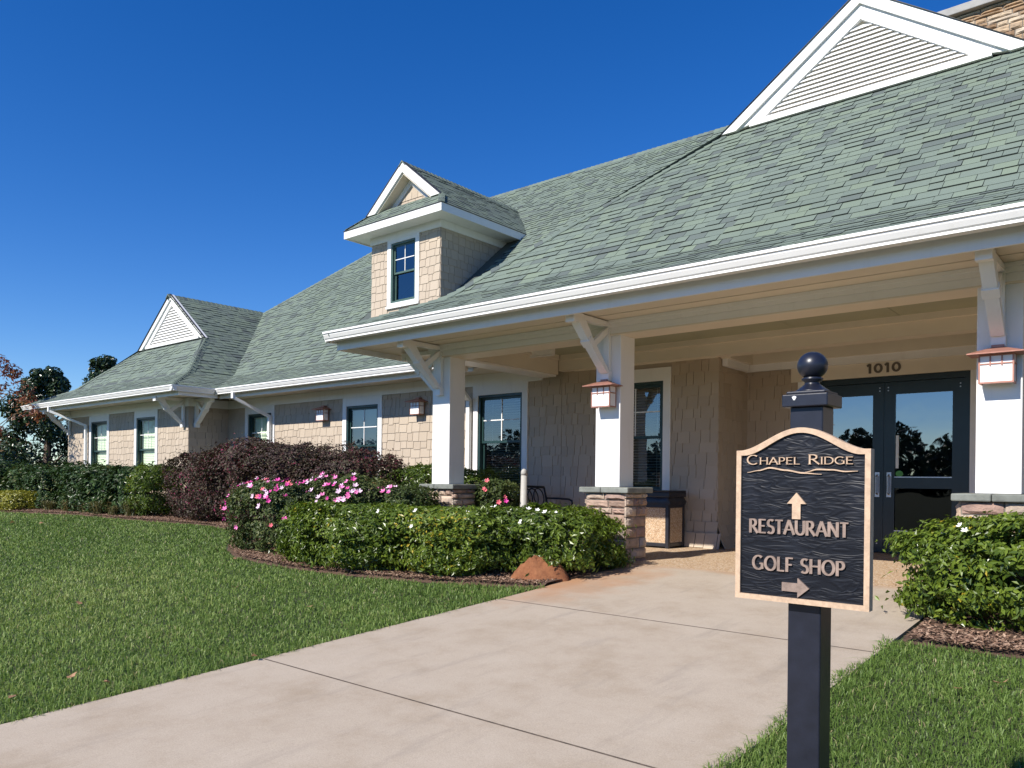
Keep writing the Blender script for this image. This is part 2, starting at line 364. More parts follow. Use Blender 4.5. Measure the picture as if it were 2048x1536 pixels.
# ------------------------------------------------------------------ ground
def gz(y):
    y = np.asarray(y, float)
    return np.where(y < 7.394, np.maximum(-0.42 + 0.0568 * np.maximum(y, -3.0), -0.6), 0.0)
def gzf(y): return float(gz(y))
BED = [(-40, 6.2), (-26, 6.35), (-22.2, 6.65), (-19.2, 7.18), (-15.8, 7.22), (-13.6, 7.4), (-12.2, 7.1), (-10.7, 6.2), (-9.85, 5.65), (-9.0, 5.30), (-7.85, 5.16), (-6.8, 5.18), (-5.85, 5.30), (-5.1, 5.50), (-4.42, 5.72)]
def bed_y(x): return np.interp(x, [p[0] for p in BED], [p[1] for p in BED])
def sheet(name, xs, ys, mat, dz, kind='structure', zf=None):
    X, Y = np.meshgrid(xs, ys, indexing='ij'); Z = gz(Y) + dz
    if zf is not None: Z = zf(X, Y)
    nx, ny = len(xs), len(ys); v = np.stack([X, Y, Z], -1).reshape(-1, 3)
    i, j = np.meshgrid(np.arange(nx - 1), np.arange(ny - 1), indexing='ij'); a = (i * ny + j).ravel()
    f = np.stack([a, a + ny, a + ny + 1, a + 1], 1)
    o = np_mesh(name, v, f, mat); tag(o, kind=kind); return o
WX0, WX1 = -4.42, -1.36            # walkway edges
ys_g = [-1500, -400, -100, -20, -8, -3] + list(np.arange(-2, 7.4, 0.7)) + [7.394, 9, 12, 20, 40, 120, 500, 1500]
sheet('ground', [-1500, -500, -150, -60, -35, -20, -10, -4.42, -1.36, 5, 20, 60, 200, 1500], ys_g, 'lawn', 0.0)
def bed_sheet(name, xs, y0f, y1f, ny, dz):
    v = []; 
    for x in xs:
        for t in np.linspace(0, 1, ny):
            y = y0f(x) * (1 - t) + y1f(x) * t
            edge = min(1.0, t * ny / 2.0)
            v.append((x, y, gzf(y) + dz * edge + 0.004 + 0.012 * edge * math.sin(x * 5.1 + y * 7.3)))
    nx = len(xs); i, j = np.meshgrid(np.arange(nx - 1), np.arange(ny - 1), indexing='ij'); a = (i * ny + j).ravel()
    o = np_mesh(name, np.array(v), np.stack([a, a + ny, a + ny + 1, a + 1], 1), 'mulch'); return tag(o, kind='structure')
bed_sheet('planting_bed', np.concatenate([np.linspace(-40, -24, 18), np.linspace(-23.5, -4.45, 130)]), lambda x: float(bed_y(x)), lambda x: (9.0 if x < -17.5 else 10.0 if x < -8.3 else 8.78 if x < -6.97 else 7.34), 40, 0.035)
bed_sheet('planting_bed', np.linspace(-1.33, 6, 60), lambda x: 5.58 + 0.12 * math.sin(x * 1.7), lambda x: 7.6, 16, 0.03)

# concrete walk: slabs between tooled joints, and the exposed-aggregate porch floor
wk = empty('walkway', (-2.9, 4, -0.3), None, None); tag(wk, kind='structure')
JT = [-6.35, -4.06, -1.78, 0.51, 2.79, 5.075, 7.36]
for a, b in zip(JT[:-1], JT[1:]):
    g = 0.005; m = MB(); y0, y1 = a + g, b - g
    def zz(y): return gzf(y) + 0.022
    n = 10
    left = [(WX0, y0 + (y1 - y0) * k / n) for k in range(n + 1)]
    if b > 7: left = [(x - 0.55 * max(0, (y - 5.6) / 1.76) ** 1.6, y) for x, y in left]
    top = [(WX1, y0), (WX1, y1)] + list(reversed(left))
    m.prism([(x, y, zz(y) - 0.14) for x, y in top], (0, 0, 0.14)); m.build('slab', 'concrete', wk)
    if b < 7: m = MB(); m.add([(WX0 + 0.01, b - 0.007, zz(b - 0.007) + 0.0012), (WX1 - 0.01, b - 0.006, zz(b - 0.006) + 0.0012), (WX1 - 0.01, b + 0.006, zz(b + 0.006) + 0.0012), (WX0 + 0.01, b + 0.005, zz(b + 0.005) + 0.0012)], [(0, 1, 2, 3)]); m.build('joint_filler', 'joint_dirt', wk)
pf = MB(); pf.box((-6.95, 7.372, -0.2), (6.0, 11.0, 0.006)); pf.box((-8.3, 8.8, -0.2), (-6.95, 10.05, 0.006)); tag(pf.build('porch_floor', 'aggregate'), kind='structure')

# ------------------------------------------------------------------ clubhouse
CH = empty('clubhouse', (-10.0, 10.05, 0.0), 'long tan shingled clubhouse with green roof, dormer, louvred gables and white columned porch', 'building')
YW, YWG, YD = 10.05, 9.05, 11.0          # main wall, wing wall, door wall
EZ = 2.887                               # gutter top height
XR0, XR1 = -4.78, -1.35                  # entry recess
WGX0, WGX1 = -24.55, -17.52              # wing walls
ZT = 2.60                                # underside of the frieze
def prof(h):
    return np.interp(h, [-1, 0, 0.912, 1.149, 1.3, 1.473, 20], [-0.446, 0, 0.407, 0.512, 0.64, 0.80, 0.80 + 0.862 * 18.527])
def prof_inv(z):
    hs = np.linspace(0, 20, 4001); return float(np.interp(z, prof(hs), hs))
MYE, MYR = 9.2, 17.0                     # main roof eave and ridge
MX0, MX1 = -25.0, 19.0
PYE, PX0, PX1, PXC = 6.50, -8.83, 2.73, -3.05
WYE, WX0r, WX1r, WXC = 8.2, -25.6, -16.6, -21.05
PGY, PGH = 10.36, 1.79                   # porch gable plane, half width
WGY, WGH = 10.38, 1.72
DXC, DYE, DEH = -13.12, 11.3, 1.6        # dormer centre, eave, half width
DZE = 6.62
def z_main(x, y): return EZ + np.minimum(prof(y - MYE), prof(x - MX0))
def z_porch(x, y):
    hx = np.minimum(x - PX0, PX1 - x)
    zx = np.where(hx < 3.937, prof(hx), 2.924 + 0.708 * (hx - 3.937))
    zf = np.where(y < PGY, prof((y - PYE) * 1.02), 99.0)
    z = EZ + np.minimum(zx, zf); return np.where((y < PYE) | (hx < 0), -9, z)
def z_wing(x, y):
    hx = np.minimum(x - WX0r, WX1r - x)
    zx = np.where(hx < 2.64, 0.90 * prof(hx), 1.626 + 0.745 * (hx - 2.64))
    zf = np.where(y < WGY, 0.90 * prof((y - WYE) * 1.21), 99.0)
    z = EZ + np.minimum(zx, zf); return np.where((y < WYE) | (hx < 0), -9, z)
def z_dorm(x, y):
    hx = DEH - np.abs(x - DXC)
    zx = DZE + np.where(hx < 0.42, hx * 0.9, 0.378 + 0.80 * (hx - 0.42))
    zf = np.where(y < 11.72, DZE + (y - DYE) * 0.9, 99.0)
    z = np.minimum(zx, zf); return np.where((y < DYE) | (hx < 0), -9, z)

# roof decks (surface sheets with thickness) -------------------------------------------------
def face_pts(face, h):
    """u range at horizontal depth h"""
    return face['u0'](h), face['u1'](h)
FACES = {}
def roof_face(name, origin, udir, hdir, hs, zf, u0, u1, others, exposure=0.135, tabs=True, skip=None):
    FACES[name] = dict(o=Vector(origin), u=Vector(udir), h=Vector(hdir), hs=hs, zf=zf, u0=u0, u1=u1, others=others, ex=exposure, tabs=tabs, skip=skip)
hsm = list(np.linspace(0, 1.5, 9)) + [MYR - MYE]
roof_face('main', (0, MYE, 0), (1, 0, 0), (0, 1, 0), hsm, lambda h: EZ + prof(h), lambda h: MX0 + h, lambda h: MX1 - h,
          (z_porch, z_wing, z_dorm), skip=lambda x, y: x > -1.0)
hsp = list(np.linspace(0, 1.5, 9)) + [PGY - PYE + 0.02]
roof_face('porch', (0, PYE, 0), (1, 0, 0), (0, 1, 0), hsp, lambda h: EZ + prof(h * 1.02), lambda h: PX0 + h * 1.02, lambda h: PX1 - h * 1.02, (), skip=lambda x, y: x > 1.2)
def pzx(h): return EZ + (prof(h) if h < 3.937 else 2.924 + 0.708 * (h - 3.937))
hps = list(np.linspace(0, 1.5, 9)) + [3.937, PXC - PX0]
roof_face('porchL', (PX0, 0, 0), (0, -1, 0), (1, 0, 0), hps, pzx, lambda h: -16.5, lambda h: -(PYE + min(h / 1.02, PGY - PYE - 0.1)), (z_main,), tabs=False)
roof_face('porchR', (PX1, 0, 0), (0, 1, 0), (-1, 0, 0), hps, pzx, lambda h: (PYE + min(h / 1.02, PGY - PYE - 0.1)), lambda h: 16.5, (z_main,), tabs=False)
def wzx(h): return EZ + (0.90 * prof(h) if h < 2.64 else 1.626 + 0.745 * (h - 2.64))
hw = list(np.linspace(0, 1.25, 8)) + [WGY - WYE + 0.02]
roof_face('wing', (0, WYE, 0), (1, 0, 0), (0, 1, 0), hw, lambda h: EZ + 0.90 * prof(h * 1.21), lambda h: WX0r + h * 1.21, lambda h: WX1r - h * 1.21, ())
hws = list(np.linspace(0, 1.5, 9)) + [2.64, WX1r - WXC]
roof_face('wingR', (WX1r, 0, 0), (0, 1, 0), (-1, 0, 0), hws, wzx, lambda h: WYE + min(h / 1.21, WGY - WYE - 0.1), lambda h: MYE + h + 0.6, (z_main,))
roof_face('wingL', (WX0r, 0, 0), (0, -1, 0), (1, 0, 0), hws, wzx, lambda h: -14.0, lambda h: -(WYE + min(h / 1.21, WGY - WYE - 0.1)), (z_main,), tabs=False)
def dzx(h): return DZE + (h * 0.9 if h < 0.42 else 0.378 + 0.80 * (h - 0.42))
hd = [0, 0.42]
roof_face('dormF', (0, DYE, 0), (1, 0, 0), (0, 1, 0), [0, 0.5], lambda h: DZE + 0.9 * h, lambda h: DXC - DEH + h, lambda h: DXC + DEH - h, (), exposure=0.125)
roof_face('dormR', (DXC + DEH, 0, 0), (0, 1, 0), (-1, 0, 0), [0, 0.42, DEH], dzx, lambda h: DYE + min(h, 0.40), lambda h: 16.2, (z_main,), exposure=0.125)
roof_face('dormL', (DXC - DEH, 0, 0), (0, -1, 0), (1, 0, 0), [0, 0.42, DEH], dzx, lambda h: -16.2, lambda h: -(DYE + min(h, 0.40)), (z_main,), exposure=0.125, tabs=False)
roof = MB(); roof.tint = 0.25
for f in FACES.values():
    for h0, h1 in zip(f['hs'][:-1], f['hs'][1:]):
        q = []
        for h, us in ((h0, (0, 1)), (h1, (1, 0))):
            u = (f['u0'](h), f['u1'](h))
            for k in us: q.append(f['o'] + f['u'] * u[k] + f['h'] * h + Vector((0, 0, float(f['zf'](h)))))
        roof.add(q, [(0, 1, 2, 3)])
# left, right and back slopes of the main block (plain)
zr = EZ + float(prof(MYR - MYE)); rl, rr = MX0 + (MYR - MYE), MX1 - (MYR - MYE)
for xe, sg in ((MX0, 1), (MX1, -1)):
    for h0, h1 in zip(hsm[:-1], hsm[1:]):
        roof.add([(xe + sg * h0, MYE + h0, EZ + float(prof(h0))), (xe + sg * h0, 24.8 - h0, EZ + float(prof(h0))), (xe + sg * h1, 24.8 - h1, EZ + float(prof(h1))), (xe + sg * h1, MYE + h1, EZ + float(prof(h1)))], [(0, 1, 2, 3)])
roof.add([(MX0, 24.8, EZ), (MX1, 24.8, EZ), (rr, MYR, zr), (rl, MYR, zr)], [(0, 1, 2, 3)])
roof.t = [0.06] * len(roof.t); ROOF = roof.build('roof', 'roof_shingle', CH, tint=True)

# laid shingle tabs --------------------------------------------------------------------------
CAMV = Vector((0, 0, HC))
def unit_tab(t, edge=0.0):
    m = MB(); m.tint = t
    # lower edge thick (z 0..1), upper edge thin; x 0..1 along the eave, y 0..1 up the slope; the cut edges carry the core colour (tint 0)
    m.add([(0, 0, 1), (1, 0, 1), (1, 1, 0.25), (0, 1, 0.25)], [(0, 1, 2, 3)]); m.tint = t * edge
    m.add([(0, 0, 0), (1, 0, 0), (1, 1, 0), (0, 1, 0), (0, 0, 1), (1, 0, 1), (1, 1, 0.25), (0, 1, 0.25)],
          [(0, 1, 5, 4), (1, 2, 6, 5), (3, 0, 4, 7)])
    return m
TV, TF = np.array(unit_tab(0).v), np.array(unit_tab(0).f)
tab_list = []
for fname, f in FACES.items():
    if not f['tabs']: continue
    fine = np.linspace(f['hs'][0], f['hs'][-1], 400)
    zz_ = np.array([float(f['zf'](h)) for h in fine]); sl = np.concatenate([[0], np.cumsum(np.hypot(np.diff(fine), np.diff(zz_)))])
    nrow = int(sl[-1] / f['ex'])
    for r in range(nrow):
        h0, h1 = np.interp([r * f['ex'], (r + 1.12) * f['ex']], sl, fine)
        z0, z1 = float(np.interp(h0, fine, zz_)), float(np.interp(h1, fine, zz_))
        hm = (h0 + h1) / 2; ua, ub = f['u0'](hm), f['u1'](hm)
        u = ua - random.uniform(0, 0.2)
        while u < ub:
            wd = random.choice((0.12, 0.15, 0.17, 0.19, 0.22, 0.26))
            a, b = max(u, ua - 0.02) + 0.0025, min(u + wd, ub + 0.02) - 0.0025; u += wd
            if b - a < 0.03: continue
            P = f['o'] + f['u'] * a + f['h'] * h0 + Vector((0, 0, z0)); Q = f['o'] + f['u'] * b + f['h'] * h0 + Vector((0, 0, z0))
            c = f['o'] + f['u'] * ((a + b) / 2) + f['h'] * hm
            if f['skip'] and f['skip'](c.x, c.y): continue
            zc = (z0 + z1) / 2
            if any(float(g(c.x, c.y)) > zc + 0.05 for g in f['others']): continue
            lam = random.random()
            th = (0.017 if lam > 0.5 else 0.008) * (1.15 if fname != 'porch' else 1.0)
            if hm < 1.25: th *= 0.65
            tt = random.random()
            t = random.uniform(0.10, 0.22) if tt < 0.11 else random.uniform(0.3, 0.9) if tt < 0.9 else random.uniform(0.8, 1.0)
            tab_list.append((P, (Q - P), f['h'] * (h1 - h0) + Vector((0, 0, z1 - z0)), th, t, (P - CAMV).length, fname))
def near_key(t): return t[5] * (1 if t[6] == 'porch' else 2)
def in_view(p):
    v = Vector(p) - CAMV; dz = v.dot(fwd)
    if dz < 0.3: return False
    x = v.dot(right) / dz * F_PX + 1024; y = CY - v.z / dz * F_PX
    return 0 < x < 2048 and 0 < y < 1536
seen = sorted([t for t in tab_list if t[6] == 'porch' and in_view(t[0])], key=near_key)[:300]
sid = set(id(t) for t in seen)
tabmesh = []
for k in range(10):
    t = (0.10, 0.17, 0.35, 0.42, 0.5, 0.58, 0.66, 0.74, 0.82, 0.95)[k]
    m = unit_tab(t); me = bpy.data.meshes.new('shingle'); me.from_pydata(m.v, [], m.f); me.materials.append(MATS['roof_shingle'])
    at = me.attributes.new('tint', 'FLOAT_COLOR', 'POINT'); at.data.foreach_set('color', [q for tv in m.t for q in (tv, tv, tv, 1)]); tabmesh.append((t, me))
for P, U, V, th, t, _, _ in seen:
    me = min(tabmesh, key=lambda q: abs(q[0] - t))[1]
    o = bpy.data.objects.new('shingle', me); COL.objects.link(o); o.parent = ROOF
    N = U.cross(V).normalized() * th
    o.matrix_local = Matrix(((U.x, V.x, N.x, P.x), (U.y, V.y, N.y, P.y), (U.z, V.z, N.z, P.z), (0, 0, 0, 1)))
rest = [t for t in tab_list if id(t) not in sid]
P = np.array([t[0] for t in rest]); U = np.array([t[1] for t in rest]); V = np.array([t[2] for t in rest]); th = np.array([t[3] for t in rest]); tn = np.array([t[4] for t in rest])
N = np.cross(U, V); N /= np.linalg.norm(N, axis=1)[:, None]; N *= th[:, None]
vv = P[:, None] + TV[None, :, 0, None] * U[:, None] + TV[None, :, 1, None] * V[:, None] + TV[None, :, 2, None] * N[:, None]
ff = (np.arange(len(rest))[:, None, None] * 12 + TF[None]).reshape(-1, 4)
tag(np_mesh('shingle_courses', vv.reshape(-1, 3), ff, 'roof_shingle', CH, tint=(tn[:, None] * np.array([1.0] * 4 + [0.0] * 8)[None]).ravel()), kind='stuff')

# hip and ridge caps
def caps(name, pts, n1, n2, wd=0.14, step=0.14):
    """overlapping cap shingles along a polyline; n1,n2: downhill directions either side"""
    pts = [Vector(p) for p in pts]; L = [0]
    for a, b in zip(pts[:-1], pts[1:]): L.append(L[-1] + (b - a).length)
    def at(s):
        s = min(max(s, 0), L[-1] - 1e-6)
        for i in range(len(pts) - 1):
            if L[i + 1] >= s: return pts[i].lerp(pts[i + 1], (s - L[i]) / max(1e-9, L[i + 1] - L[i]))
    m = MB(); s = 0; n1 = Vector(n1); n2 = Vector(n2)
    while s < L[-1] - 0.03:
        a, b = at(s), at(s + step * 1.1); m.tint = random.uniform(0.25, 0.85) if random.random() > 0.1 else 0.1
        up = Vector((0, 0, 1)); e0, e1 = 0.026, 0.010
        m.add([a + n1 * wd + up * e0 * 0.6, a + up * (e0 + 0.012), a + n2 * wd + up * e0 * 0.6, b + n1 * wd + up * e1 * 0.6, b + up * (e1 + 0.012), b + n2 * wd + up * e1 * 0.6,
               a + n1 * wd - up * 0.01, a, a + n2 * wd - up * 0.01],
              [(0, 1, 4, 3), (1, 2, 5, 4), (6, 7, 1, 0), (7, 8, 2, 1), (6, 0, 3), (2, 8, 5)])
        s += step
    return tag(m.build('ridge_caps', 'roof_shingle', CH, tint=True), kind='stuff')
def hipline(x0, y0, sx, k, h1, scale, n=24): return [(x0 + sx * h * scale, y0 + h, EZ + k * float(prof(h * scale))) for h in np.linspace(0.03, h1, n)]
caps('h', hipline(PX0, PYE, 1, 1, PGY - PYE, 1.02), (0.75, -0.75, -0.5), (-0.75, 0.75, -0.5), 0.12)
caps('h', hipline(WX1r, WYE, -1, 0.90, WGY - WYE, 1.21), (-0.8, -0.6, -0.3), (0.8, 0.6, -0.6), 0.12)
caps('h', hipline(WX0r, WYE, 1, 0.90, WGY - WYE, 1.21), (0.75, -0.75, -0.5), (-0.75, 0.75, -0.5), 0.12)
caps('h', [(MX0 + h, MYE + h, EZ + float(prof(h))) for h in np.linspace(2.5, MYR - MYE, 24)], (0.7, -0.7, -0.5), (-0.7, 0.7, -0.5), 0.12)
caps('r', [(rl, MYR, zr), (rr, MYR, zr)], (0, -1, -0.8), (0, 1, -0.8), 0.12)
zwr = float(wzx(WX1r - WXC)); yw_end = MYE + prof_inv(zwr - EZ)
caps('r', [(WXC, WGY - 0.15, zwr), (WXC, yw_end, zwr)], (1, 0, -0.74), (-1, 0, -0.74), 0.12)
zdr = float(dzx(DEH)); yd_end = MYE + prof_inv(zdr - EZ)
caps('r', [(DXC, 11.62, zdr), (DXC, yd_end, zdr)], (1, 0, -0.8), (-1, 0, -0.8), 0.10, 0.13)
caps('h', [(DXC + DEH - h, DYE + h, DZE + 0.9 * h) for h in (0.02, 0.2, 0.4)], (-0.7, -0.7, 0.0), (0.7, 0.7, 0.0), 0.07, 0.12)
caps('h', [(DXC - DEH + h, DYE + h, DZE + 0.9 * h) for h in (0.02, 0.2, 0.4)], (0.7, -0.7, 0.0), (-0.7, 0.7, 0.0), 0.07, 0.12)
zpr = float(pzx(PXC - PX0)); 

# louvred gables -----------------------------------------------------------------------------
def louvre_gable(xc, y, half, z0, z1, bw1, bw2, nsl, depth=0.12):
    """outer rake board, inner frame, slats; triangle base z0 half width, apex z1"""
    s = (z1 - z0) / half; cs = math.hypot(1, s)
    def tri(inset, base):   # inset measured perpendicular to the rakes
        dz = inset * cs; hz = z1 - dz - base
        return [(xc - hz / s, base), (xc + hz / s, base), (xc, z1 - dz)]
    P = bpy.data.objects.new('louvred_vent', None); link(P, CH)
    def band(i0, i1, b0, b1, ya, yb, nm):
        o, i = tri(i0, b0), tri(i1, b1)
        for a, b in (((o[0], o[2]), (i[0], i[2])), ((o[2], o[1]), (i[2], i[1]))):
            m = MB(); m.prism([(a[0][0], ya, a[0][1]), (a[1][0], ya, a[1][1]), (b[1][0], ya, b[1][1]), (b[0][0], ya, b[0][1])], (0, yb - ya, 0)); m.build(nm, 'white_paint', P)
    band(0, bw1, z0, z0, y - 0.06, y + 0.05, 'rake_board')
    band(bw1 - 0.004, bw1 + bw2, z0 + 0.02, z0 + 0.09, y - 0.02, y + 0.06, 'vent_frame')
    m = MB(); t = tri(bw1 + bw2 * 0.6, z0 + 0.02)
    m.box((t[0][0], y - 0.035, z0 + 0.015), (t[1][0], y + 0.04, z0 + 0.09)); m.build('vent_sill', 'white_paint', P)
    t = tri(bw1 + bw2 - 0.01, z0 + 0.09); zz0 = z0 + 0.09; H = t[2][1] - zz0; st = H / nsl
    m = MB(); m.add([(p[0], y + 0.055, p[1]) for p in t], [(0, 2, 1)]); m.build('vent_backing', 'shaded_white_paint', P)
    for k in range(nsl - 1):
        za = zz0 + k * st; hw = lambda z: (t[2][1] - z) / H * (t[1][0] - t[0][0]) / 2
        a, b = hw(za), hw(za + st * 0.96)
        m = MB(); m.add([(xc - a, y + 0.0, za), (xc + a, y + 0.0, za), (xc + b, y + 0.05, za + st * 1.0), (xc - b, y + 0.05, za + st * 1.0), (xc - a, y + 0.0, za - 0.012), (xc + a, y + 0.0, za - 0.012)], [(0, 1, 2, 3), (4, 5, 1, 0)])
        m.build('slat', 'white_paint', P)
    # dark drip edge above the rakes
    m = MB()
    for sg in (-1, 1):
        m.prism([(xc, y - 0.075, z1 + 0.002), (xc + sg * (half + 0.03), y - 0.075, z0 - 0.03 * s + 0.002), (xc + sg * (half + 0.03), y - 0.075, z0 - 0.03 * s + 0.011), (xc, y - 0.075, z1 + 0.012)], (0, 0.05, 0))
    m.build('drip_edge', 'flashing', P)
    return P
GZ0 = 5.805; GZ1 = 7.118
louvre_gable(PXC, PGY - 0.02, 1.84, GZ0, GZ1, 0.125, 0.15, 16)
louvre_gable(WXC, WGY - 0.02, 1.85, 4.52, 5.90, 0.11, 0.13, 14)
# roof slopes behind the gables up to the ridges are part of 'roof'; ridge over the porch gable
caps('r', [(PXC, PGY - 0.1, GZ1 + 0.01), (PXC, 14.2, GZ1 + 0.01)], (1, 0, -0.73), (-1, 0, -0.73), 0.12)

# gutters, fascias, soffits ------------------------------------------------------------------
def gutter(p, q, outdir, name='gutter'):
    p = Vector(p); q = Vector(q); o = Vector(outdir)
    pr = [(-0.02, 0.004), (0.095, 0.004), (0.098, -0.022), (0.084, -0.028), (0.080, -0.045), (0.060, -0.085), (0.046, -0.098), (0.048, -0.118), (0.035, -0.124), (-0.02, -0.124)]
    m = MB(); m.prism([p + o * a + Vector((0, 0, b)) for a, b in pr], q - p)
    return m.build(name, 'white_paint', CH)
gutter((PX0, PYE + 0.03, EZ), (PX1, PYE + 0.03, EZ), (0, -1, 0))
gutter((WX0r, WYE + 0.03, EZ), (WX1r + 0.09, WYE + 0.03, EZ), (0, -1, 0))
gutter((WX1r, WYE - 0.05, EZ), (WX1r, MYE - 0.06, EZ), (1, 0, 0))
gutter((WX1r - 0.2, MYE + 0.03, EZ), (-7.0, MYE + 0.03, EZ), (0, -1, 0))
gutter((PX0 + 0.02, PYE + 0.0, EZ), (PX0 + 0.02, MYE, EZ), (-1, 0, 0))
def board(name, a, b, mat='white_paint', parent=None): m = MB(); m.box(a, b); return m.build(name, mat, parent or CH)
FZ0 = 2.665; SZ = 2.735
# porch
board('fascia', (PX0 + 0.03, PYE + 0.16, FZ0), (PX1 - 0.03, PYE + 0.19, EZ - 0.01))
board('fascia', (PX0 + 0.03, PYE + 0.19, FZ0), (PX0 + 0.06, MYE + 0.05, EZ - 0.01))
board('soffit', (PX0 + 0.06, PYE + 0.19, SZ), (PX1, 7.2, SZ + 0.02), 'shaded_white_paint')
board('soffit', (PX0 + 0.06, 7.225, SZ), (PX1, 7.5, SZ + 0.02), 'shaded_white_paint')
board('soffit_vent', (PX0 + 0.06, 7.2, SZ + 0.012), (PX1, 7.225, SZ + 0.022), 'shade_gap')
board('soffit', (PX0 + 0.06, 7.5, SZ), (-7.85, 9.3, SZ + 0.02), 'shaded_white_paint')
# beam over the columns, with a moulding at its head
board('beam', (-7.83, 7.50, 2.585), (PX1 - 0.5, 7.83, SZ + 0.06))
board('beam_moulding', (-7.85, 7.455, 2.70), (PX1 - 0.5, 7.498, SZ - 0.002))
board('beam_moulding', (-7.845, 7.475, 2.655), (PX1 - 0.5, 7.497, 2.70))
board('beam_cap', (-7.85, 7.49, 2.568), (PX1 - 0.5, 7.84, 2.583), 'shaded_white_paint')
# cross beams back to the wall
for x in (-7.63, 1.55):
    board('cross_beam', (x - 0.20, 7.832, 2.585), (x + 0.20, YW - 0.14, 2.95), 'shaded_white_paint')
    board('cross_beam_trim', (x - 0.165, 7.833, 2.555), (x + 0.165, YW - 0.15, 2.583))
    board('ceiling_moulding', (x + 0.202, 7.85, 2.80), (x + 0.26, YW - 0.2, 2.879), 'shaded_white_paint')
# inner beam at the wall line
board('inner_beam', (-7.42, YW - 0.14, 2.64), (1.34, YW + 0.08, 2.95), 'shaded_white_paint')
board('ceiling_moulding', (-7.35, YW - 0.20, 2.80), (1.3, YW - 0.142, 2.879), 'shaded_white_paint')
board('ceiling_moulding', (-7.35, 7.832, 2.80), (1.3, 7.89, 2.879), 'shaded_white_paint')
# tongue of ceiling panels, each its own sheet with an open joint
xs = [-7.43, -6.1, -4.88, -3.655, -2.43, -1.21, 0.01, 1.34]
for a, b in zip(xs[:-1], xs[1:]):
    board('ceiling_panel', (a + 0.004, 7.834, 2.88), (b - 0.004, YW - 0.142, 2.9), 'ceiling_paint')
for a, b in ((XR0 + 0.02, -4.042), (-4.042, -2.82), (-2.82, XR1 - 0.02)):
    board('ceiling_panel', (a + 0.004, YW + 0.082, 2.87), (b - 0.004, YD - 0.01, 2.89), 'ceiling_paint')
board('ceiling_backing', (-7.43, 7.834, 2.902), (1.34, YD, 2.93), 'shade_gap')
m = MB(); m.lathe((-3.05, 10.6, 2.855), [(0.10, 0.012), (0.105, 0.0), (0.085, -0.004), (0.075, 0.004), (0.02, 0.012)], 24); m.build('downlight', 'shaded_white_paint', CH)
# main eave and wing eave
board('fascia', (WX1r - 0.1, MYE + 0.15, FZ0 + 0.02), (-8.75, MYE + 0.175, EZ - 0.01))
board('soffit', (WX1r - 0.4, MYE + 0.175, SZ), (-7.85, YW, SZ + 0.02), 'shaded_white_paint')
board('frieze', (WGX1 + 0.02, YW - 0.035, 2.54), (-7.84, YW - 0.002, SZ - 0.002))
board('fascia', (WX0r + 0.03, WYE + 0.15, FZ0 + 0.02), (WX1r - 0.03, WYE + 0.175, EZ - 0.01))
board('fascia', (WX1r - 0.06, WYE + 0.175, FZ0 + 0.02), (WX1r - 0.03, MYE + 0.07, EZ - 0.01))
board('soffit', (WX0r + 0.03, WYE + 0.175, SZ), (WX1r - 0.06, YWG, SZ + 0.02), 'shaded_white_paint')
board('soffit', (WGX1, YWG, SZ), (WX1r - 0.06, MYE + 0.1, SZ + 0.02), 'shaded_white_paint')
board('soffit', (WX0r + 0.03, YWG, SZ), (WGX0, 13, SZ + 0.02), 'shaded_white_paint')
board('fascia', (WX0r + 0.03, WYE + 0.175, FZ0 + 0.02), (WX0r + 0.06, 13, EZ - 0.01))
board('frieze', (WGX0 - 0.03, YWG - 0.035, 2.54), (WGX1 + 0.035, YWG - 0.002, SZ - 0.002))
board('frieze', (WGX1 + 0.002, YWG, 2.54), (WGX1 + 0.035, YW - 0.036, SZ - 0.002))
board('frieze', (-7.2, YW - 0.03, 2.63), (XR0, YW - 0.002, 2.66), 'shaded_white_paint')

# walls --------------------------------------------------------------------------------------
WIN = [('w', -16.62, -15.62, YW), ('w', -12.93, -11.92, YW), ('w', -9.27, -8.25, YW), ('w', -6.63, -5.61, YW), ('w', -22.93, -21.88, YWG), ('w', -20.16, -19.12, YWG)]
WZ0, WZ1 = 0.74, 2.385
def wall_with_openings(name, x0, x1, y, z0, z1, openings, t=0.2):
    m = MB(); cur = x0
    for a, b, c, d in sorted(openings):
        m.box((cur, y, z0), (a, y + t, z1)); m.box((a, y, z0), (b, y + t, c)); m.box((a, y, d), (b, y + t, z1)); cur = b
    m.box((cur, y, z0), (x1, y + t, z1)); m.tint = 0.5
    return m.build(name, 'siding', CH, tint=True)
opm = [(a, b, WZ0, WZ1) for _, a, b, y in WIN if y == YW]; opw = [(a, b, WZ0, WZ1) for _, a, b, y in WIN if y == YWG]
wall_main = wall_with_openings('front_wall', WGX1 - 0.2, XR0, YW, -0.1, 2.95, opm)
wall_wing = wall_with_openings('wing_wall', WGX0, WGX1, YWG, -0.1, 2.8, opw)
wall_right = wall_with_openings('front_wall', XR1, 18.0, YW, -0.1, 2.95, [])
m = MB(); m.box((WGX1 - 0.2, YWG + 0.2, -0.1), (WGX1, YW, 2.8)); m.box((WGX0, YWG + 0.2, -0.1), (WGX0 + 0.2, 24, 2.8)); m.box((WGX0 + 0.2, 23.8, -0.1), (18, 24, 2.8)); m.box((17.8, YW + 0.2, -0.1), (18, 23.8, 2.8))
m.build('side_walls', 'siding', CH, tint=True)
DX0, DX1 = -3.90, -1.90
m = MB(); m.box((XR0 - 0.2, YW + 0.2, -0.1), (XR0, YD + 0.2, 2.95)); m.box((XR1, YW + 0.2, -0.1), (XR1 + 0.2, YD + 0.2, 2.95))
m.box((XR0, YD, -0.1), (DX0, YD + 0.2, 2.95)); m.box((DX1, YD, -0.1), (XR1, YD + 0.2, 2.95)); m.box((DX0, YD, 2.33), (DX1, YD + 0.2, 2.95))
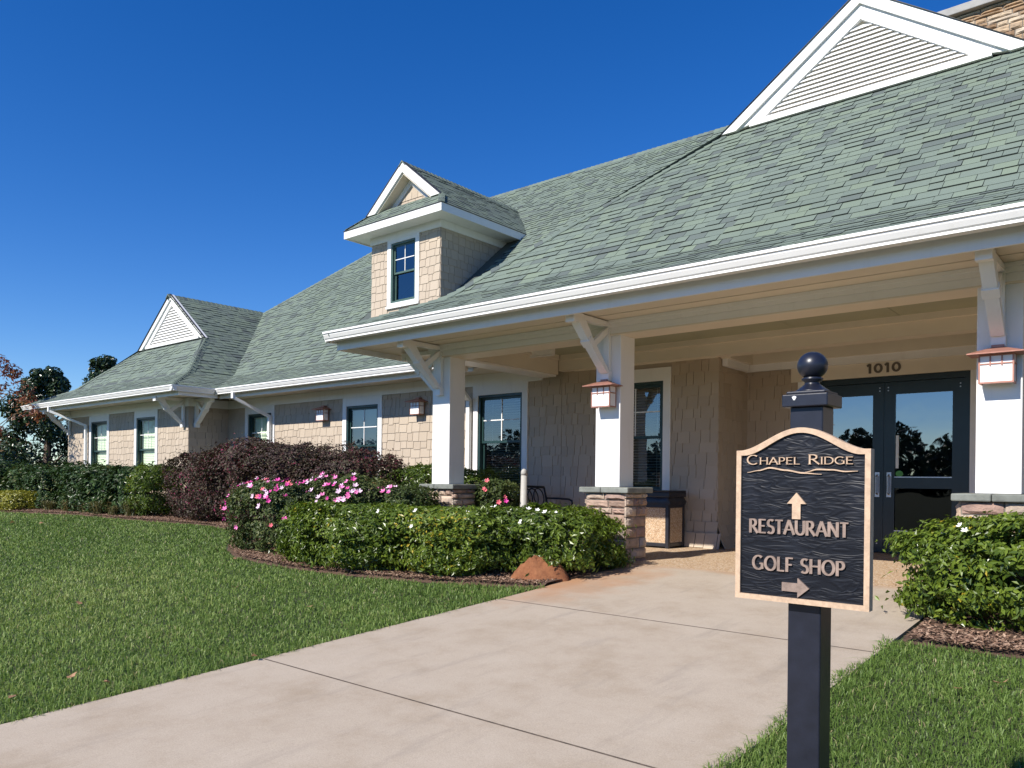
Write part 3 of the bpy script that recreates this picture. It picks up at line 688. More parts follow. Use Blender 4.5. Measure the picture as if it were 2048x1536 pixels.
m.build('recess_wall', 'siding', CH, tint=True)
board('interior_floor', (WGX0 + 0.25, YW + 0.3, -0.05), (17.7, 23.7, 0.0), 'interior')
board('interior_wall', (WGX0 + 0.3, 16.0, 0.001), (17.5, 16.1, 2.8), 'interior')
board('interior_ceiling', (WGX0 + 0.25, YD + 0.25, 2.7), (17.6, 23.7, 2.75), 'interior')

# siding shingles ----------------------------------------------------------------------------
sid_list = []
def kick(z): return 0.17 * max(0, (0.5 - z) / 0.5) ** 2
def lay_siding(origin, udir, out, u0, u1, z0, z1, holes=(), clip=None, kickf=kick, ex=0.163, tagname='', e0=0, e1=0):
    o = Vector(origin); ud = Vector(udir); od = Vector(out); nrow = int(math.ceil((z1 - z0) / ex))
    for r in range(nrow):
        za = z0 + r * ex; ke = (kick(za + 0.10) + 0.012); ua, ub = u0 - e0 * ke, u1 + e1 * ke; u = ua - random.uniform(0, 0.15)
        while u < ub:
            wd = random.choice((0.11, 0.14, 0.17, 0.19, 0.22, 0.26)); a, b = max(u, ua), min(u + wd, ub); u += wd
            if b - a < 0.025: continue
            lo = za + random.choice((-0.016, -0.008, 0.0, 0.010, 0.02)); hi = min(za + ex + 0.03, z1); lo = max(lo, z0 - 0.005)
            if hi - lo < 0.03: continue
            segs = [(a, b)]
            for ha, hb, hc, hd in holes:
                if hi > hc + 0.01 and lo < hd - 0.01:
                    ns = []
                    for p, q in segs:
                        if q <= ha or p >= hb: ns.append((p, q))
                        else:
                            if p < ha: ns.append((p, ha))
                            if q > hb: ns.append((hb, q))
                    segs = ns
            for p, q in segs:
                if q - p < 0.02: continue
                if clip:
                    l2 = clip((p + q) / 2)
                    if hi < l2 + 0.02: continue
                    lo2 = max(lo, l2 - 0.05)
                else: lo2 = lo
                g = 0.0045
                k0, k1 = kickf(lo2) if kickf else 0, kickf(hi) if kickf else 0
                P = o + ud * (p + g) + Vector((0, 0, lo2)) + od * (k0 + 0.001); U = ud * (q - p - 2 * g); V = Vector((0, 0, hi - lo2)) + od * (k1 - k0)
                sid_list.append((P, U, V, od * 0.017, random.random(), (P - CAMV).length, tagname))
CAS = 0.115
hm = [(a - CAS, b + CAS, WZ0 - 0.06, 2.7) for _, a, b, y in WIN if y == YW]; hwn = [(a - CAS, b + CAS, WZ0 - 0.06, 2.7) for _, a, b, y in WIN if y == YWG]
lay_siding((0, YW, 0), (1, 0, 0), (0, -1, 0), WGX1 + 0.01, -7.45, 0.0, 2.545, hm, tagname='main')
lay_siding((0, YW, 0), (1, 0, 0), (0, -1, 0), -7.45, XR0, 0.0, 2.64, hm, tagname='main', e1=1)
lay_siding((0, YW, 0), (1, 0, 0), (0, -1, 0), XR1, 4.0, 0.0, 2.64, tagname='r')
lay_siding((0, YWG, 0), (1, 0, 0), (0, -1, 0), WGX0, WGX1, 0.0, 2.545, hwn, tagname='wing', e1=1)
lay_siding((WGX1, 0, 0), (0, 1, 0), (1, 0, 0), YWG, YW, 0.0, 2.545, tagname='ws', e0=0.85)
lay_siding((XR0, 0, 0), (0, 1, 0), (1, 0, 0), YW, YD, 0.0, 2.52, tagname='rs', e0=0.85)
lay_siding((0, YD, 0), (1, 0, 0), (0, -1, 0), XR0, DX0 - 0.02, 0.0, 2.52, kickf=None, tagname='rb')
lay_siding((XR1, 0, 0), (0, -1, 0), (-1, 0, 0), -YD, -YW, 0.0, 2.52, tagname='rs')
DW = 1.13; DWY = 11.75; DWZ = 6.30
dw0, dw1, dwz0, dwz1 = DXC - 0.02 - 0.43, DXC - 0.02 + 0.40, 4.86, 6.235
lay_siding((0, DWY, 0), (1, 0, 0), (0, -1, 0), DXC - DW, DXC + DW, 4.3, DWZ, [(dw0 - 0.11, dw1 + 0.11, 4.7, 6.4)], kickf=None, ex=0.175, tagname='d')
lay_siding((DXC + DW, 0, 0), (0, 1, 0), (1, 0, 0), DWY, 13.9, 4.3, DWZ, kickf=None, ex=0.175, clip=lambda y: float(z_main(DXC, y)), tagname='d')
s_seen = sorted([t for t in sid_list if t[6] in ('main',) and in_view(t[0])], key=lambda t: t[5])[:300]
ssid = set(id(t) for t in s_seen)
sm = []
for k in range(6):
    t = (k + 0.5) / 6; m = unit_tab(t); me = bpy.data.meshes.new('siding_shingle'); me.from_pydata(m.v, [], m.f); me.materials.append(MATS['siding'])
    at = me.attributes.new('tint', 'FLOAT_COLOR', 'POINT'); at.data.foreach_set('color', [t, t, t, 1] * len(m.v)); sm.append((t, me))
for P, U, V, N, t, _, _ in s_seen:
    o = bpy.data.objects.new('siding_shingle', min(sm, key=lambda q: abs(q[0] - t))[1]); COL.objects.link(o); o.parent = wall_main
    o.matrix_local = Matrix(((U.x, V.x, N.x, P.x), (U.y, V.y, N.y, P.y), (U.z, V.z, N.z, P.z), (0, 0, 0, 1)))
rest = [t for t in sid_list if id(t) not in ssid]
P = np.array([t[0] for t in rest]); U = np.array([t[1] for t in rest]); V = np.array([t[2] for t in rest]); N = np.array([t[3] for t in rest]); tn = np.array([t[4] for t in rest])
vv = P[:, None] + TV[None, :, 0, None] * U[:, None] + TV[None, :, 1, None] * V[:, None] + TV[None, :, 2, None] * N[:, None]
tag(np_mesh('siding_courses', vv.reshape(-1, 3), (np.arange(len(rest))[:, None, None] * 12 + TF[None]).reshape(-1, 4), 'siding', CH, tint=np.repeat(tn, 12)), kind='stuff')

# windows ------------------------------------------------------------------------------------
def window(x0, x1, y, z0, z1, mat='window_green', head=2.72, casing=True, blind_from=0.0, sill=True, cw=0.11, blind=True, closed=False):
    """double-hung: upper sash of four lights, lower sash of one"""
    wn = bpy.data.objects.new('window', None); link(wn, CH)
    B = lambda nm, a, b, mt=mat, bv=0.0: (lambda m: m.build(nm, mt, wn, bevel=bv))(MB().box(a, b))
    if casing:
        B('casing', (x0 - cw, y - 0.03, z0 - 0.06), (x0 + 0.012, y + 0.002, head), 'white_paint', 0.004)
        B('casing', (x1 - 0.012, y - 0.03, z0 - 0.06), (x1 + cw, y + 0.002, head), 'white_paint', 0.004)
        B('casing', (x0 + 0.012, y - 0.028, z1 - 0.012), (x1 - 0.012, y + 0.002, head), 'white_paint')
        B('sill', (x0 - cw - 0.015, y - 0.05, z0 - 0.11), (x1 + cw + 0.015, y + 0.01, z0 - 0.055), 'white_paint')
        B('apron', (x0 + 0.012, y - 0.026, z0 - 0.06), (x1 - 0.012, y + 0.002, z0 + 0.012), 'white_paint')
    f = 0.055; zm = (z0 + z1) / 2
    B('frame', (x0, y - 0.01, z0), (x0 + f, y + 0.12, z1)); B('frame', (x1 - f, y - 0.01, z0), (x1, y + 0.12, z1))
    B('frame', (x0 + f, y - 0.01, z1 - f), (x1 - f, y + 0.12, z1)); B('frame', (x0 + f, y - 0.01, z0), (x1 - f, y + 0.12, z0 + f))
    s = 0.04
    for nm, a, b, yy in (('upper_sash', zm - 0.02, z1 - f, y + 0.035), ('lower_sash', z0 + f, zm + 0.02, y + 0.07)):
        m = MB(); X0, X1 = x0 + f, x1 - f
        m.box((X0, yy, a), (X0 + s, yy + 0.03, b)); m.box((X1 - s, yy, a), (X1, yy + 0.03, b)); m.box((X0 + s, yy, a), (X1 - s, yy + 0.03, a + s)); m.box((X0 + s, yy, b - s), (X1 - s, yy + 0.03, b))
        so = m.build(nm, mat, wn)
        g = MB(); g.add([(X0 + s, yy + 0.012, a + s), (X1 - s, yy + 0.012, a + s), (X1 - s, yy + 0.012, b - s), (X0 + s, yy + 0.012, b - s)], [(0, 1, 2, 3)]); g.build('pane', 'clear_glass' if (closed and (y == YWG or x0 < -15)) else 'glass', wn)
        if nm == 'upper_sash':
            xm, zz = (x0 + x1) / 2, (a + b) / 2
            mm = MB(); mm.box((xm - 0.009, yy + 0.003, a + s), (xm + 0.009, yy + 0.0115, b - s)); mm.box((X0 + s, yy + 0.0035, zz - 0.009), (X1 - s, yy + 0.011, zz + 0.009)); mm.build('muntin', 'white_paint', wn)
    if blind:
        m = MB(); zb = z0 + f + 0.02 + blind_from; st = 0.042; z = z1 - f - 0.03
        yb = y + 0.17 if not closed else y + 0.125; tl = (0.008, 0.0225) if closed else (0.018, 0.007)
        m.box((x0 + f, yb - 0.03, z1 - f - 0.03), (x1 - f, yb + 0.03, z1 - f + 0.02))
        while z > zb:
            m.add([(x0 + f + 0.005, yb - tl[0], z - tl[1]), (x1 - f - 0.005, yb - tl[0], z - tl[1]), (x1 - f - 0.005, yb + tl[0], z + tl[1]), (x0 + f + 0.005, yb + tl[0], z + tl[1])], [(0, 1, 2, 3)]); z -= st
        for t in (0.2, 0.8):
            xx = x0 + (x1 - x0) * t; m.box((xx - 0.004, yb - 0.017, zb), (xx + 0.004, yb - 0.0165, z1 - f))
        tag(m.build('blind', 'blind', wn))
        m = MB(); m.box((x0, y + 0.35, z0 - 0.1), (x1, y + 0.36, z1 + 0.1)); m.box((x0 - 0.02, y + 0.2, z0 - 0.1), (x0, y + 0.36, z1 + 0.1)); m.box((x1, y + 0.2, z0 - 0.1), (x1 + 0.02, y + 0.36, z1 + 0.1)); m.build('room_backing', 'blind' if y == YWG else 'interior', wn)  # added dark box for the unlit room behind; pale curtain on the wing
    return wn
for _, a, b, y in WIN: window(a, b, y, WZ0, WZ1, head=2.565 if (a > -7.4) else 2.60, closed=(a < -11))
window(dw0, dw1, DWY, dwz0, dwz1, 'dormer_green', head=6.32, blind=False)
m = MB(); m.box((dw0 - 0.1, DWY + 0.9, 4.5), (dw1 + 0.1, DWY + 0.92, 6.4)); m.build('dormer_backing', 'interior', CH)  # dark sheet added behind the glass for the unlit dormer inside

# dormer -------------------------------------------------------------------------------------
m = MB(); m.box((DXC - DW, DWY, 4.0), (dw0, DWY + 0.15, 6.5)); m.box((dw1, DWY, 4.0), (DXC + DW, DWY + 0.15, 6.5)); m.box((dw0, DWY, 4.0), (dw1, DWY + 0.15, dwz0)); m.box((dw0, DWY, dwz1), (dw1, DWY + 0.15, 6.5))
m.box((DXC + DW - 0.15, DWY + 0.15, 4.0), (DXC + DW, 14.2, 6.5)); m.box((DXC - DW, DWY + 0.15, 4.0), (DXC - DW + 0.15, 14.2, 6.5)); m.tint = 0.5; m.build('dormer_wall', 'siding', CH, tint=True)
FB = DZE - 0.175
board('dormer_fascia', (DXC - DEH, DYE, FB), (DXC + DEH, DYE + 0.03, DZE - 0.006))
for sg in (-1, 1):
    x = DXC + sg * DEH; board('dormer_fascia', (x - sg * 0.03, DYE + 0.03, FB), (x, 14.05, DZE - 0.006))
board('dormer_soffit', (DXC - DEH + 0.03, DYE + 0.03, FB + 0.02), (DXC + DEH - 0.03, 14.2, FB + 0.04), 'white_paint')
board('dormer_frieze', (DXC - DW - 0.03, DWY - 0.034, DWZ), (DXC + DW + 0.032, DWY - 0.003, FB + 0.018))
board('dormer_frieze', (DXC + DW + 0.003, DWY, DWZ), (DXC + DW + 0.032, 14.0, FB + 0.018))
board('drip_edge', (DXC - DEH - 0.012, DYE - 0.015, DZE - 0.006), (DXC + DEH + 0.012, DYE + 0.06, DZE + 0.008), 'flashing')
board('drip_edge', (DXC + DEH - 0.05, DYE + 0.06, DZE - 0.006), (DXC + DEH + 0.012, 14.05, DZE + 0.008), 'flashing')
# little gable over the pent roof
gy = 11.66; gb = DZE + 0.9 * 0.42 - 0.02; ga = zdr + 0.01; gh = 1.2; s = (ga - gb) / gh; cs = math.hypot(1, s)
def gtri(ins, base): hz = ga - ins * cs - base; return [(DXC - hz / s, base), (DXC + hz / s, base), (DXC, ga - ins * cs)]
def gband(i0, i1, ya, yb, nm, mt='white_paint'):
    o, i = gtri(i0, gb), gtri(i1, gb)
    for a, b in (((o[0], o[2]), (i[0], i[2])), ((o[2], o[1]), (i[2], i[1]))):
        m = MB(); m.prism([(a[0][0], ya, a[0][1]), (a[1][0], ya, a[1][1]), (b[1][0], ya, b[1][1]), (b[0][0], ya, b[0][1])], (0, yb - ya, 0)); m.build(nm, mt, CH)
gband(0.0, 0.175, gy - 0.02, gy + 0.02, 'rake_board'); gband(0.15, 0.21, gy + 0.02, gy + 0.3, 'rake_soffit', 'shaded_white_paint'); gband(0.19, 0.34, gy + 0.26, gy + 0.29, 'gable_trim')
m = MB(); t = gtri(0.3, gb); m.tint = 0.6; m.add([(p[0], gy + 0.285, p[1]) for p in t], [(0, 1, 2)]); m.build('gable_wall', 'siding', CH, tint=True)
for k in range(3):
    zb = gb + 0.05 + k * 0.17; hw = max(0.03, (t[2][1] - zb) / s * 0.9); n = max(1, int(2 * hw / 0.2))
    for q in range(n):
        a = DXC - hw + 2 * hw * q / n; b = DXC - hw + 2 * hw * (q + 1) / n; zt = min(zb + 0.16, t[2][1] - 0.02)
        za = min(zt, t[2][1] - abs(a - DXC) * s); zc = min(zt, t[2][1] - abs(b - DXC) * s)
        if min(za, zc) - zb < 0.02: continue
        m = MB(); m.tint = random.random(); m.add([(a + 0.004, gy + 0.268, zb), (b - 0.004, gy + 0.268, zb), (b - 0.004, gy + 0.28, zc), (a + 0.004, gy + 0.28, za), (a + 0.004, gy + 0.284, zb), (b - 0.004, gy + 0.284, zb)], [(0, 1, 2, 3), (4, 5, 1, 0)]); m.build('siding_shingle', 'siding', CH, tint=True)
m = MB()
for sg in (-1, 1): m.prism([(DXC, gy - 0.035, ga + 0.002), (DXC + sg * (gh + 0.03), gy - 0.035, gb - 0.03 * s + 0.002), (DXC + sg * (gh + 0.03), gy - 0.035, gb - 0.03 * s + 0.02), (DXC, gy - 0.035, ga + 0.02)], (0, 0.12, 0))
m.build('drip_edge', 'flashing', CH)

# stone piers, columns, brackets -------------------------------------------------------------
def stone_variants(n, mat='stone'):
    out = []
    for k in range(n):
        nx, nz = 5, 4; vs = []; fs = []
        r = random.Random(k)
        for i in range(nx + 1):
            for j in range(nz + 1):
                u, v = i / nx, j / nz; e = min(u, 1 - u, v, 1 - v)
                bulge = 0.35 + (0.65 if e > 0.01 else 0.0) * (0.75 + 0.4 * r.random())
                ju = (r.random() - 0.5) * 0.05; jv = (r.random() - 0.5) * 0.09
                vs.append((min(1, max(0, u + ju)), -bulge, min(1, max(0, v + jv))))
        for i in range(nx):
            for j in range(nz):
                a = i * (nz + 1) + j; fs.append((a, a + nz + 1, a + nz + 2, a + 1))
        # skirt back to the mortar
        edge = [i * (nz + 1) for i in range(nx + 1)] + [nx * (nz + 1) + j for j in range(1, nz + 1)] + [i * (nz + 1) + nz for i in range(nx - 1, -1, -1)] + [j for j in range(nz - 1, 0, -1)]
        base = len(vs)
        for e in edge: x, y, z = vs[e]; vs.append((x, 0.2, z))
        L = len(edge)
        for q in range(L): fs.append((edge[q], base + q, base + (q + 1) % L, edge[(q + 1) % L]))
        me = bpy.data.meshes.new('stone'); me.from_pydata(vs, [], [tuple(reversed(f)) for f in fs]); me.materials.append(MATS[mat])
        out.append(me)
    return out
STONES = stone_variants(10); LEDGE = stone_variants(8, 'ledgestone')
def stone_face(parent, origin, udir, out, width, height, rowh, wr, deep=0.035, kinds=None):
    o = Vector(origin); ud = Vector(udir); od = Vector(out); z = 0.0
    while z < height - 0.03:
        rh = random.choice(rowh); rh = min(rh, height - z)
        if height - z - rh < 0.05: rh = height - z
        u = 0
        while u < width - 0.01:
            wd = random.uniform(*wr); wd = min(wd, width - u)
            if width - u - wd < 0.07: wd = width - u
            me = random.choice(kinds or STONES); s = bpy.data.objects.new('stone', me); COL.objects.link(s); s.parent = parent
            g = 0.006; d = deep * random.uniform(0.7, 1.3); flip = random.random() < 0.5
            P = o + ud * (u + g) + Vector((0, 0, z + g)); U = ud * (wd - 2 * g); Vz = Vector((0, 0, rh - 2 * g)); Yv = -od * d
            s.matrix_local = Matrix(((U.x, Yv.x, Vz.x, P.x), (U.y, Yv.y, Vz.y, P.y), (U.z, Yv.z, Vz.z, P.z), (0, 0, 0, 1)))
            u += wd
        z += rh
CZ = 0.845
def bracket(base, out, wd=0.10, reach=0.70, top=2.72, foot=2.05):
    """timber knee brace: base = point on the wall face (z ignored), out = outward unit vector"""
    b = Vector((base[0], base[1], 0)); o = Vector(out); s = Vector((-o.y, o.x, 0))
    m = MB(); Z = lambda z: Vector((0, 0, z))
    def pr(poly, w_, off=0.0): m.prism([b + o * a + Z(z) - s * (w_ / 2) + s * off for a, z in poly], s * w_)
    pr([(0.003, foot + 0.06), (0.05, foot + 0.06), (0.05, top), (0.003, top)], wd * 0.8)                       # wall post
    pr([(0.003, foot), (0.075, foot), (0.075, foot + 0.11), (0.003, foot + 0.11)], wd * 1.05)                  # foot block
    pr([(0.05, foot + 0.10), (0.10, foot + 0.085), (0.46, 2.44), (reach, top - 0.06), (reach, top), (reach - 0.13, top), (0.37, 2.47)], wd)   # brace
    pr([(0.40, 2.385), (0.475, 2.44), (0.435, 2.50), (0.355, 2.445)], wd * 1.25)                               # collar
    pr([(0.30, 2.40), (0.355, 2.445), (0.051, 2.665), (0.051, 2.59)], wd * 0.5)                            # counter strut
    pr([(0.05, top - 0.055), (reach - 0.11, top - 0.055), (reach - 0.11, top - 0.0015), (0.05, top - 0.0015)], wd * 0.82)     # arm
    pr([(reach - 0.02, top - 0.105), (reach + 0.055, top - 0.105), (reach + 0.055, top - 0.002), (reach - 0.02, top - 0.002)], wd * 1.15)
    return m.build('bracket', 'white_paint', CH)
for x0, side in ((-7.80, 'L'), (-5.095, ''), (-1.26, ''), (1.35, '')):
    x1 = x0 + 0.33; y0, y1 = 7.527, 7.825
    m = MB(); m.box((x0, y0, CZ), (x1, y1, 2.583)); colo = m.build('porch_column', 'white_paint', CH, bevel=0.006)
    m = MB(); m.box((x0 - 0.10, y0 - 0.02, -0.15), (x1 + 0.10, y1 + 0.11, CZ - 0.065)); m.build('pier_core', 'mortar', colo)
    # stone piers
    px0, px1, py0, py1 = x0 - 0.10, x1 + 0.10, y0 - 0.02, y1 + 0.11
    hh = CZ - 0.065 + 0.06
    for org, ud, od, wd in (((px0, py0, -0.06), (1, 0, 0), (0, -1, 0), px1 - px0), ((px1, py0 - 0.02, -0.06), (0, 1, 0), (1, 0, 0), py1 - py0 + 0.02), ((px0, py1, -0.06), (0, -1, 0), (-1, 0, 0), py1 - py0)):
        stone_face(colo, org, ud, od, wd, hh, (0.07, 0.09, 0.12, 0.16), (0.09, 0.32))
    for k in range(2):   # two cap slabs meeting at a joint
        xa, xb = (x0 - 0.165, x0 + 0.13) if k == 0 else (x0 + 0.134, x1 + 0.165)
        m = MB(); n = 8; top = []
        ya, yb = y0 - 0.09, y1 + 0.175
        m.box((xa, ya, CZ - 0.066), (xb, yb, CZ - 0.0015))
        o = m.build('capstone', 'capstone', colo, bevel=0.012)
    bracket(((x0 + x1) / 2, y0 - 0.001), (0, -1, 0))
    if side == 'L': bracket((x0 + 0.001, (y0 + y1) / 2), (-1, 0, 0))
bracket((WGX1 - 0.17, YWG - 0.02), (0, -1, 0), 0.11, 0.66); bracket((WGX1 + 0.02, YWG + 0.17), (1, 0, 0), 0.11, 0.66)
bracket((WGX0 + 0.17, YWG - 0.02), (0, -1, 0), 0.11, 0.66); bracket((WGX0 - 0.02, YWG + 0.17), (-1, 0, 0), 0.11, 0.66)

# chimney
cz1 = 8.08
m = MB(); m.box((-2.92, 13.5, 5.5), (0.6, 15.2, cz1)); chim = m.build('chimney', 'mortar', CH)
stone_face(chim, (-2.92, 13.5, 6.55), (1, 0, 0), (0, -1, 0), 3.5, cz1 - 6.55, (0.045, 0.06, 0.075, 0.09, 0.11), (0.14, 0.42), 0.028, LEDGE)
stone_face(chim, (-2.92, 15.2, 6.9), (0, -1, 0), (-1, 0, 0), 1.7, cz1 - 6.9, (0.07, 0.09, 0.11), (0.14, 0.42), 0.05, LEDGE)
m = MB(); m.box((-3.04, 13.38, cz1 + 0.002), (0.7, 15.32, cz1 + 0.12)); m.build('chimney_cap', 'cap_grey', chim, bevel=0.01)

# downspouts
def spout(pts):
    m = MB(); pts = [Vector(p) for p in pts]
    for a, b in zip(pts[:-1], pts[1:]):
        d = (b - a).normalized() * 0.02; m.bar(a - d, b + d, 0.085, 0.065, (0, -1, 0.001) if abs((b - a).normalized().z) > 0.9 else (0, 0, 1))
    return m.build('downspout', 'white_paint', CH, bevel=0.006)
spout([(-15.85, MYE + 0.0, 2.77), (-15.85, MYE + 0.0, 2.66), (-15.62, YW - 0.085, 2.28), (-15.62, YW - 0.085, 0.05)])
spout([(-23.62, WYE + 0.0, 2.77), (-23.62, WYE + 0.0, 2.66), (-23.12, YWG - 0.085, 2.28), (-23.12, YWG - 0.085, 0.05)])
spout([(-9.2, MYE + 0.05, 2.77), (-9.2, MYE + 0.05, 2.64), (-9.42, YW - 0.085, 2.30), (-9.42, YW - 0.085, 0.05)])

# entrance doors -----------------------------------------------------------------------------
board('door_header', (DX0 - 0.22, YD - 0.03, 2.33), (XR1, YD - 0.002, 2.86), 'shaded_white_paint')
board('recess_moulding', (XR0 + 0.002, YD - 0.09, 2.52), (XR1, YD - 0.032, 2.62)); board('recess_moulding', (XR0 + 0.002, YD - 0.14, 2.62), (XR1, YD - 0.031, 2.868), 'shaded_white_paint')
board('recess_moulding', (XR0 + 0.016, YW + 0.082, 2.52), (XR0 + 0.09, YD - 0.142, 2.62)); board('recess_moulding', (XR0 + 0.002, YW + 0.082, 2.62), (XR0 + 0.14, YD - 0.142, 2.868), 'shaded_white_paint')
for ob in [o for o in COL.objects if o.name.startswith('recess_moulding')]:
    pass
board('door_casing', (DX1 + 0.002, YD - 0.035, 0.0), (DX1 + 0.12, YD - 0.003, 2.329)); board('door_casing', (DX0 - 0.12, YD - 0.035, 0.0), (DX0 - 0.002, YD - 0.003, 2.329))
m = MB(); m.box((DX0, YD - 0.02, 0), (DX0 + 0.06, YD + 0.12, 2.325)); m.box((DX1 - 0.06, YD - 0.02, 0), (DX1, YD + 0.12, 2.325)); m.box((DX0 + 0.06, YD - 0.02, 2.25), (DX1 - 0.06, YD + 0.12, 2.325)); m.build('door_frame', 'door_green', CH)
for k, (a, b) in enumerate(((DX0 + 0.063, -2.902), (-2.898, DX1 - 0.063))):
    dr = bpy.data.objects.new('door', None); link(dr, CH); st = 0.135; y0, y1 = YD + 0.015, YD + 0.06
    m = MB(); m.box((a, y0, 0.012), (a + st, y1, 2.246)); m.box((b - st, y0, 0.012), (b, y1, 2.246)); m.box((a + st, y0, 0.012), (b - st, y1, 0.30)); m.box((a + st, y0, 0.86), (b - st, y1, 1.0)); m.box((a + st, y0, 2.09), (b - st, y1, 2.246)); m.build('door_leaf', 'door_green', dr)
    for z0, z1 in ((0.30, 0.86), (1.0, 2.09)):
        g = MB(); g.add([(a + st, y0 + 0.02, z0), (b - st, y0 + 0.02, z0), (b - st, y0 + 0.02, z1), (a + st, y0 + 0.02, z1)], [(0, 1, 2, 3)]); g.build('pane', 'door_glass' if z0 > 0.9 else 'kick_glass', dr)
        f_ = MB(); f_.box((a + st, y0 - 0.004, z0), (b - st, y0 + 0.012, z0 + 0.012)); f_.build('glazing_bead', 'steel', dr)
    hx = b - 0.07 if k == 0 else a + 0.07
    m = MB(); m.box((hx - 0.03, y0 - 0.012, 0.74), (hx + 0.03, y0 - 0.001, 1.07)); m.build('handle_plate', 'steel', dr, bevel=0.003)
    m = MB(); m.tube([(hx, y0 - 0.012, 0.78), (hx, y0 - 0.07, 0.80), (hx, y0 - 0.07, 1.01), (hx, y0 - 0.012, 1.03)], 0.012, 8); m.build('handle', 'steel', dr)
    for bx, bz in ((a + 0.05, 2.18), (b - 0.05, 2.18), (a + 0.05, 2.14), (b - 0.05, 2.14), (hx, 0.13), (hx, 0.17)):
        m = MB(); m.box((bx - 0.007, y0 - 0.006, bz - 0.007), (bx + 0.007, y0 - 0.001, bz + 0.007)); m.build('bolt', 'steel', dr)
    if k == 1:
        m = MB(); m.box((a + st + 0.01, y0 + 0.010, 1.12), (a + st + 0.045, y0 + 0.013, 1.55)); m.build('notice_strip', 'sticker_white', dr)
        m = MB(); m.prism([(a + st + 0.055 + 0.045 * math.cos(t), y0 + 0.006, 1.05 + 0.04 * math.sin(t)) for t in np.linspace(0, 2 * math.pi, 20, endpoint=False)], (0, 0.004, 0)); m.build('round_sticker', 'sticker_green', dr)

# ------------------------------------------------------------------ drawn letters
def arc(cx, cy, rx, ry, a0, a1, n=14): return [(cx + rx * math.cos(R(a0 + (a1 - a0) * i / n)), cy + ry * math.sin(R(a0 + (a1 - a0) * i / n))) for i in range(n + 1)]
GLY = {
 'A': (0.86, [[(0.03, 0), (0.42, 1.0)], [(0.42, 1.0), (0.83, 0)], [(0.19, 0.34), (0.66, 0.34)]]),
 'C': (0.90, [arc(0.47, 0.5, 0.40, 0.48, 48, 312, 22)]),
 'D': (0.86, [[(0.10, 0), (0.10, 1)], [(0.10, 0.97), (0.34, 0.97)] + arc(0.34, 0.5, 0.44, 0.47, 85, -85, 18) + [(0.34, 0.03), (0.10, 0.03)]]),
 'E': (0.66, [[(0.10, 0), (0.10, 1)], [(0.10, 0.96), (0.60, 0.96)], [(0.10, 0.52), (0.52, 0.52)], [(0.10, 0.04), (0.62, 0.04)]]),
 'F': (0.60, [[(0.10, 0), (0.10, 1)], [(0.10, 0.96), (0.58, 0.96)], [(0.10, 0.50), (0.50, 0.50)]]),
 'G': (0.92, [arc(0.47, 0.5, 0.40, 0.48, 48, 318, 22), [(0.80, 0.06), (0.80, 0.44)], [(0.58, 0.44), (0.86, 0.44)]]),
 'H': (0.86, [[(0.10, 0), (0.10, 1)], [(0.74, 0), (0.74, 1)], [(0.10, 0.52), (0.74, 0.52)]]),
 'I': (0.28, [[(0.13, 0), (0.13, 1)]]),
 'L': (0.60, [[(0.10, 0), (0.10, 1)], [(0.10, 0.04), (0.57, 0.04)]]),
 'N': (0.86, [[(0.10, 0), (0.10, 1)], [(0.10, 0.98), (0.74, 0.02)], [(0.74, 0), (0.74, 1)]]),
 'O': (0.96, [arc(0.47, 0.5, 0.41, 0.48, 0, 360, 30)]),
 'P': (0.66, [[(0.10, 0), (0.10, 1)], [(0.10, 0.96), (0.30, 0.96)] + arc(0.30, 0.71, 0.26, 0.25, 85, -85, 14) + [(0.30, 0.46), (0.10, 0.46)]]),
 'R': (0.76, [[(0.10, 0), (0.10, 1)], [(0.10, 0.96), (0.30, 0.96)] + arc(0.30, 0.73, 0.25, 0.23, 85, -85, 14) + [(0.30, 0.50), (0.10, 0.50)], [(0.30, 0.50), (0.72, 0.0)]]),
 'S': (0.62, [arc(0.32, 0.74, 0.23, 0.23, 40, 255, 14) + arc(0.30, 0.26, 0.25, 0.24, 70, -145, 14)]),
 'T': (0.70, [[(0.34, 0), (0.34, 1)], [(0.02, 0.96), (0.66, 0.96)]]),
 'U': (0.82, [[(0.10, 1), (0.10, 0.36)] + arc(0.41, 0.36, 0.31, 0.33, 180, 360, 16) + [(0.72, 0.36), (0.72, 1)]]),
 '1': (0.52, [[(0.30, 0), (0.30, 1)], [(0.06, 0.78), (0.30, 0.97)]]),
 '0': (0.76, [arc(0.37, 0.5, 0.27, 0.41, 0, 360, 28)]),
}
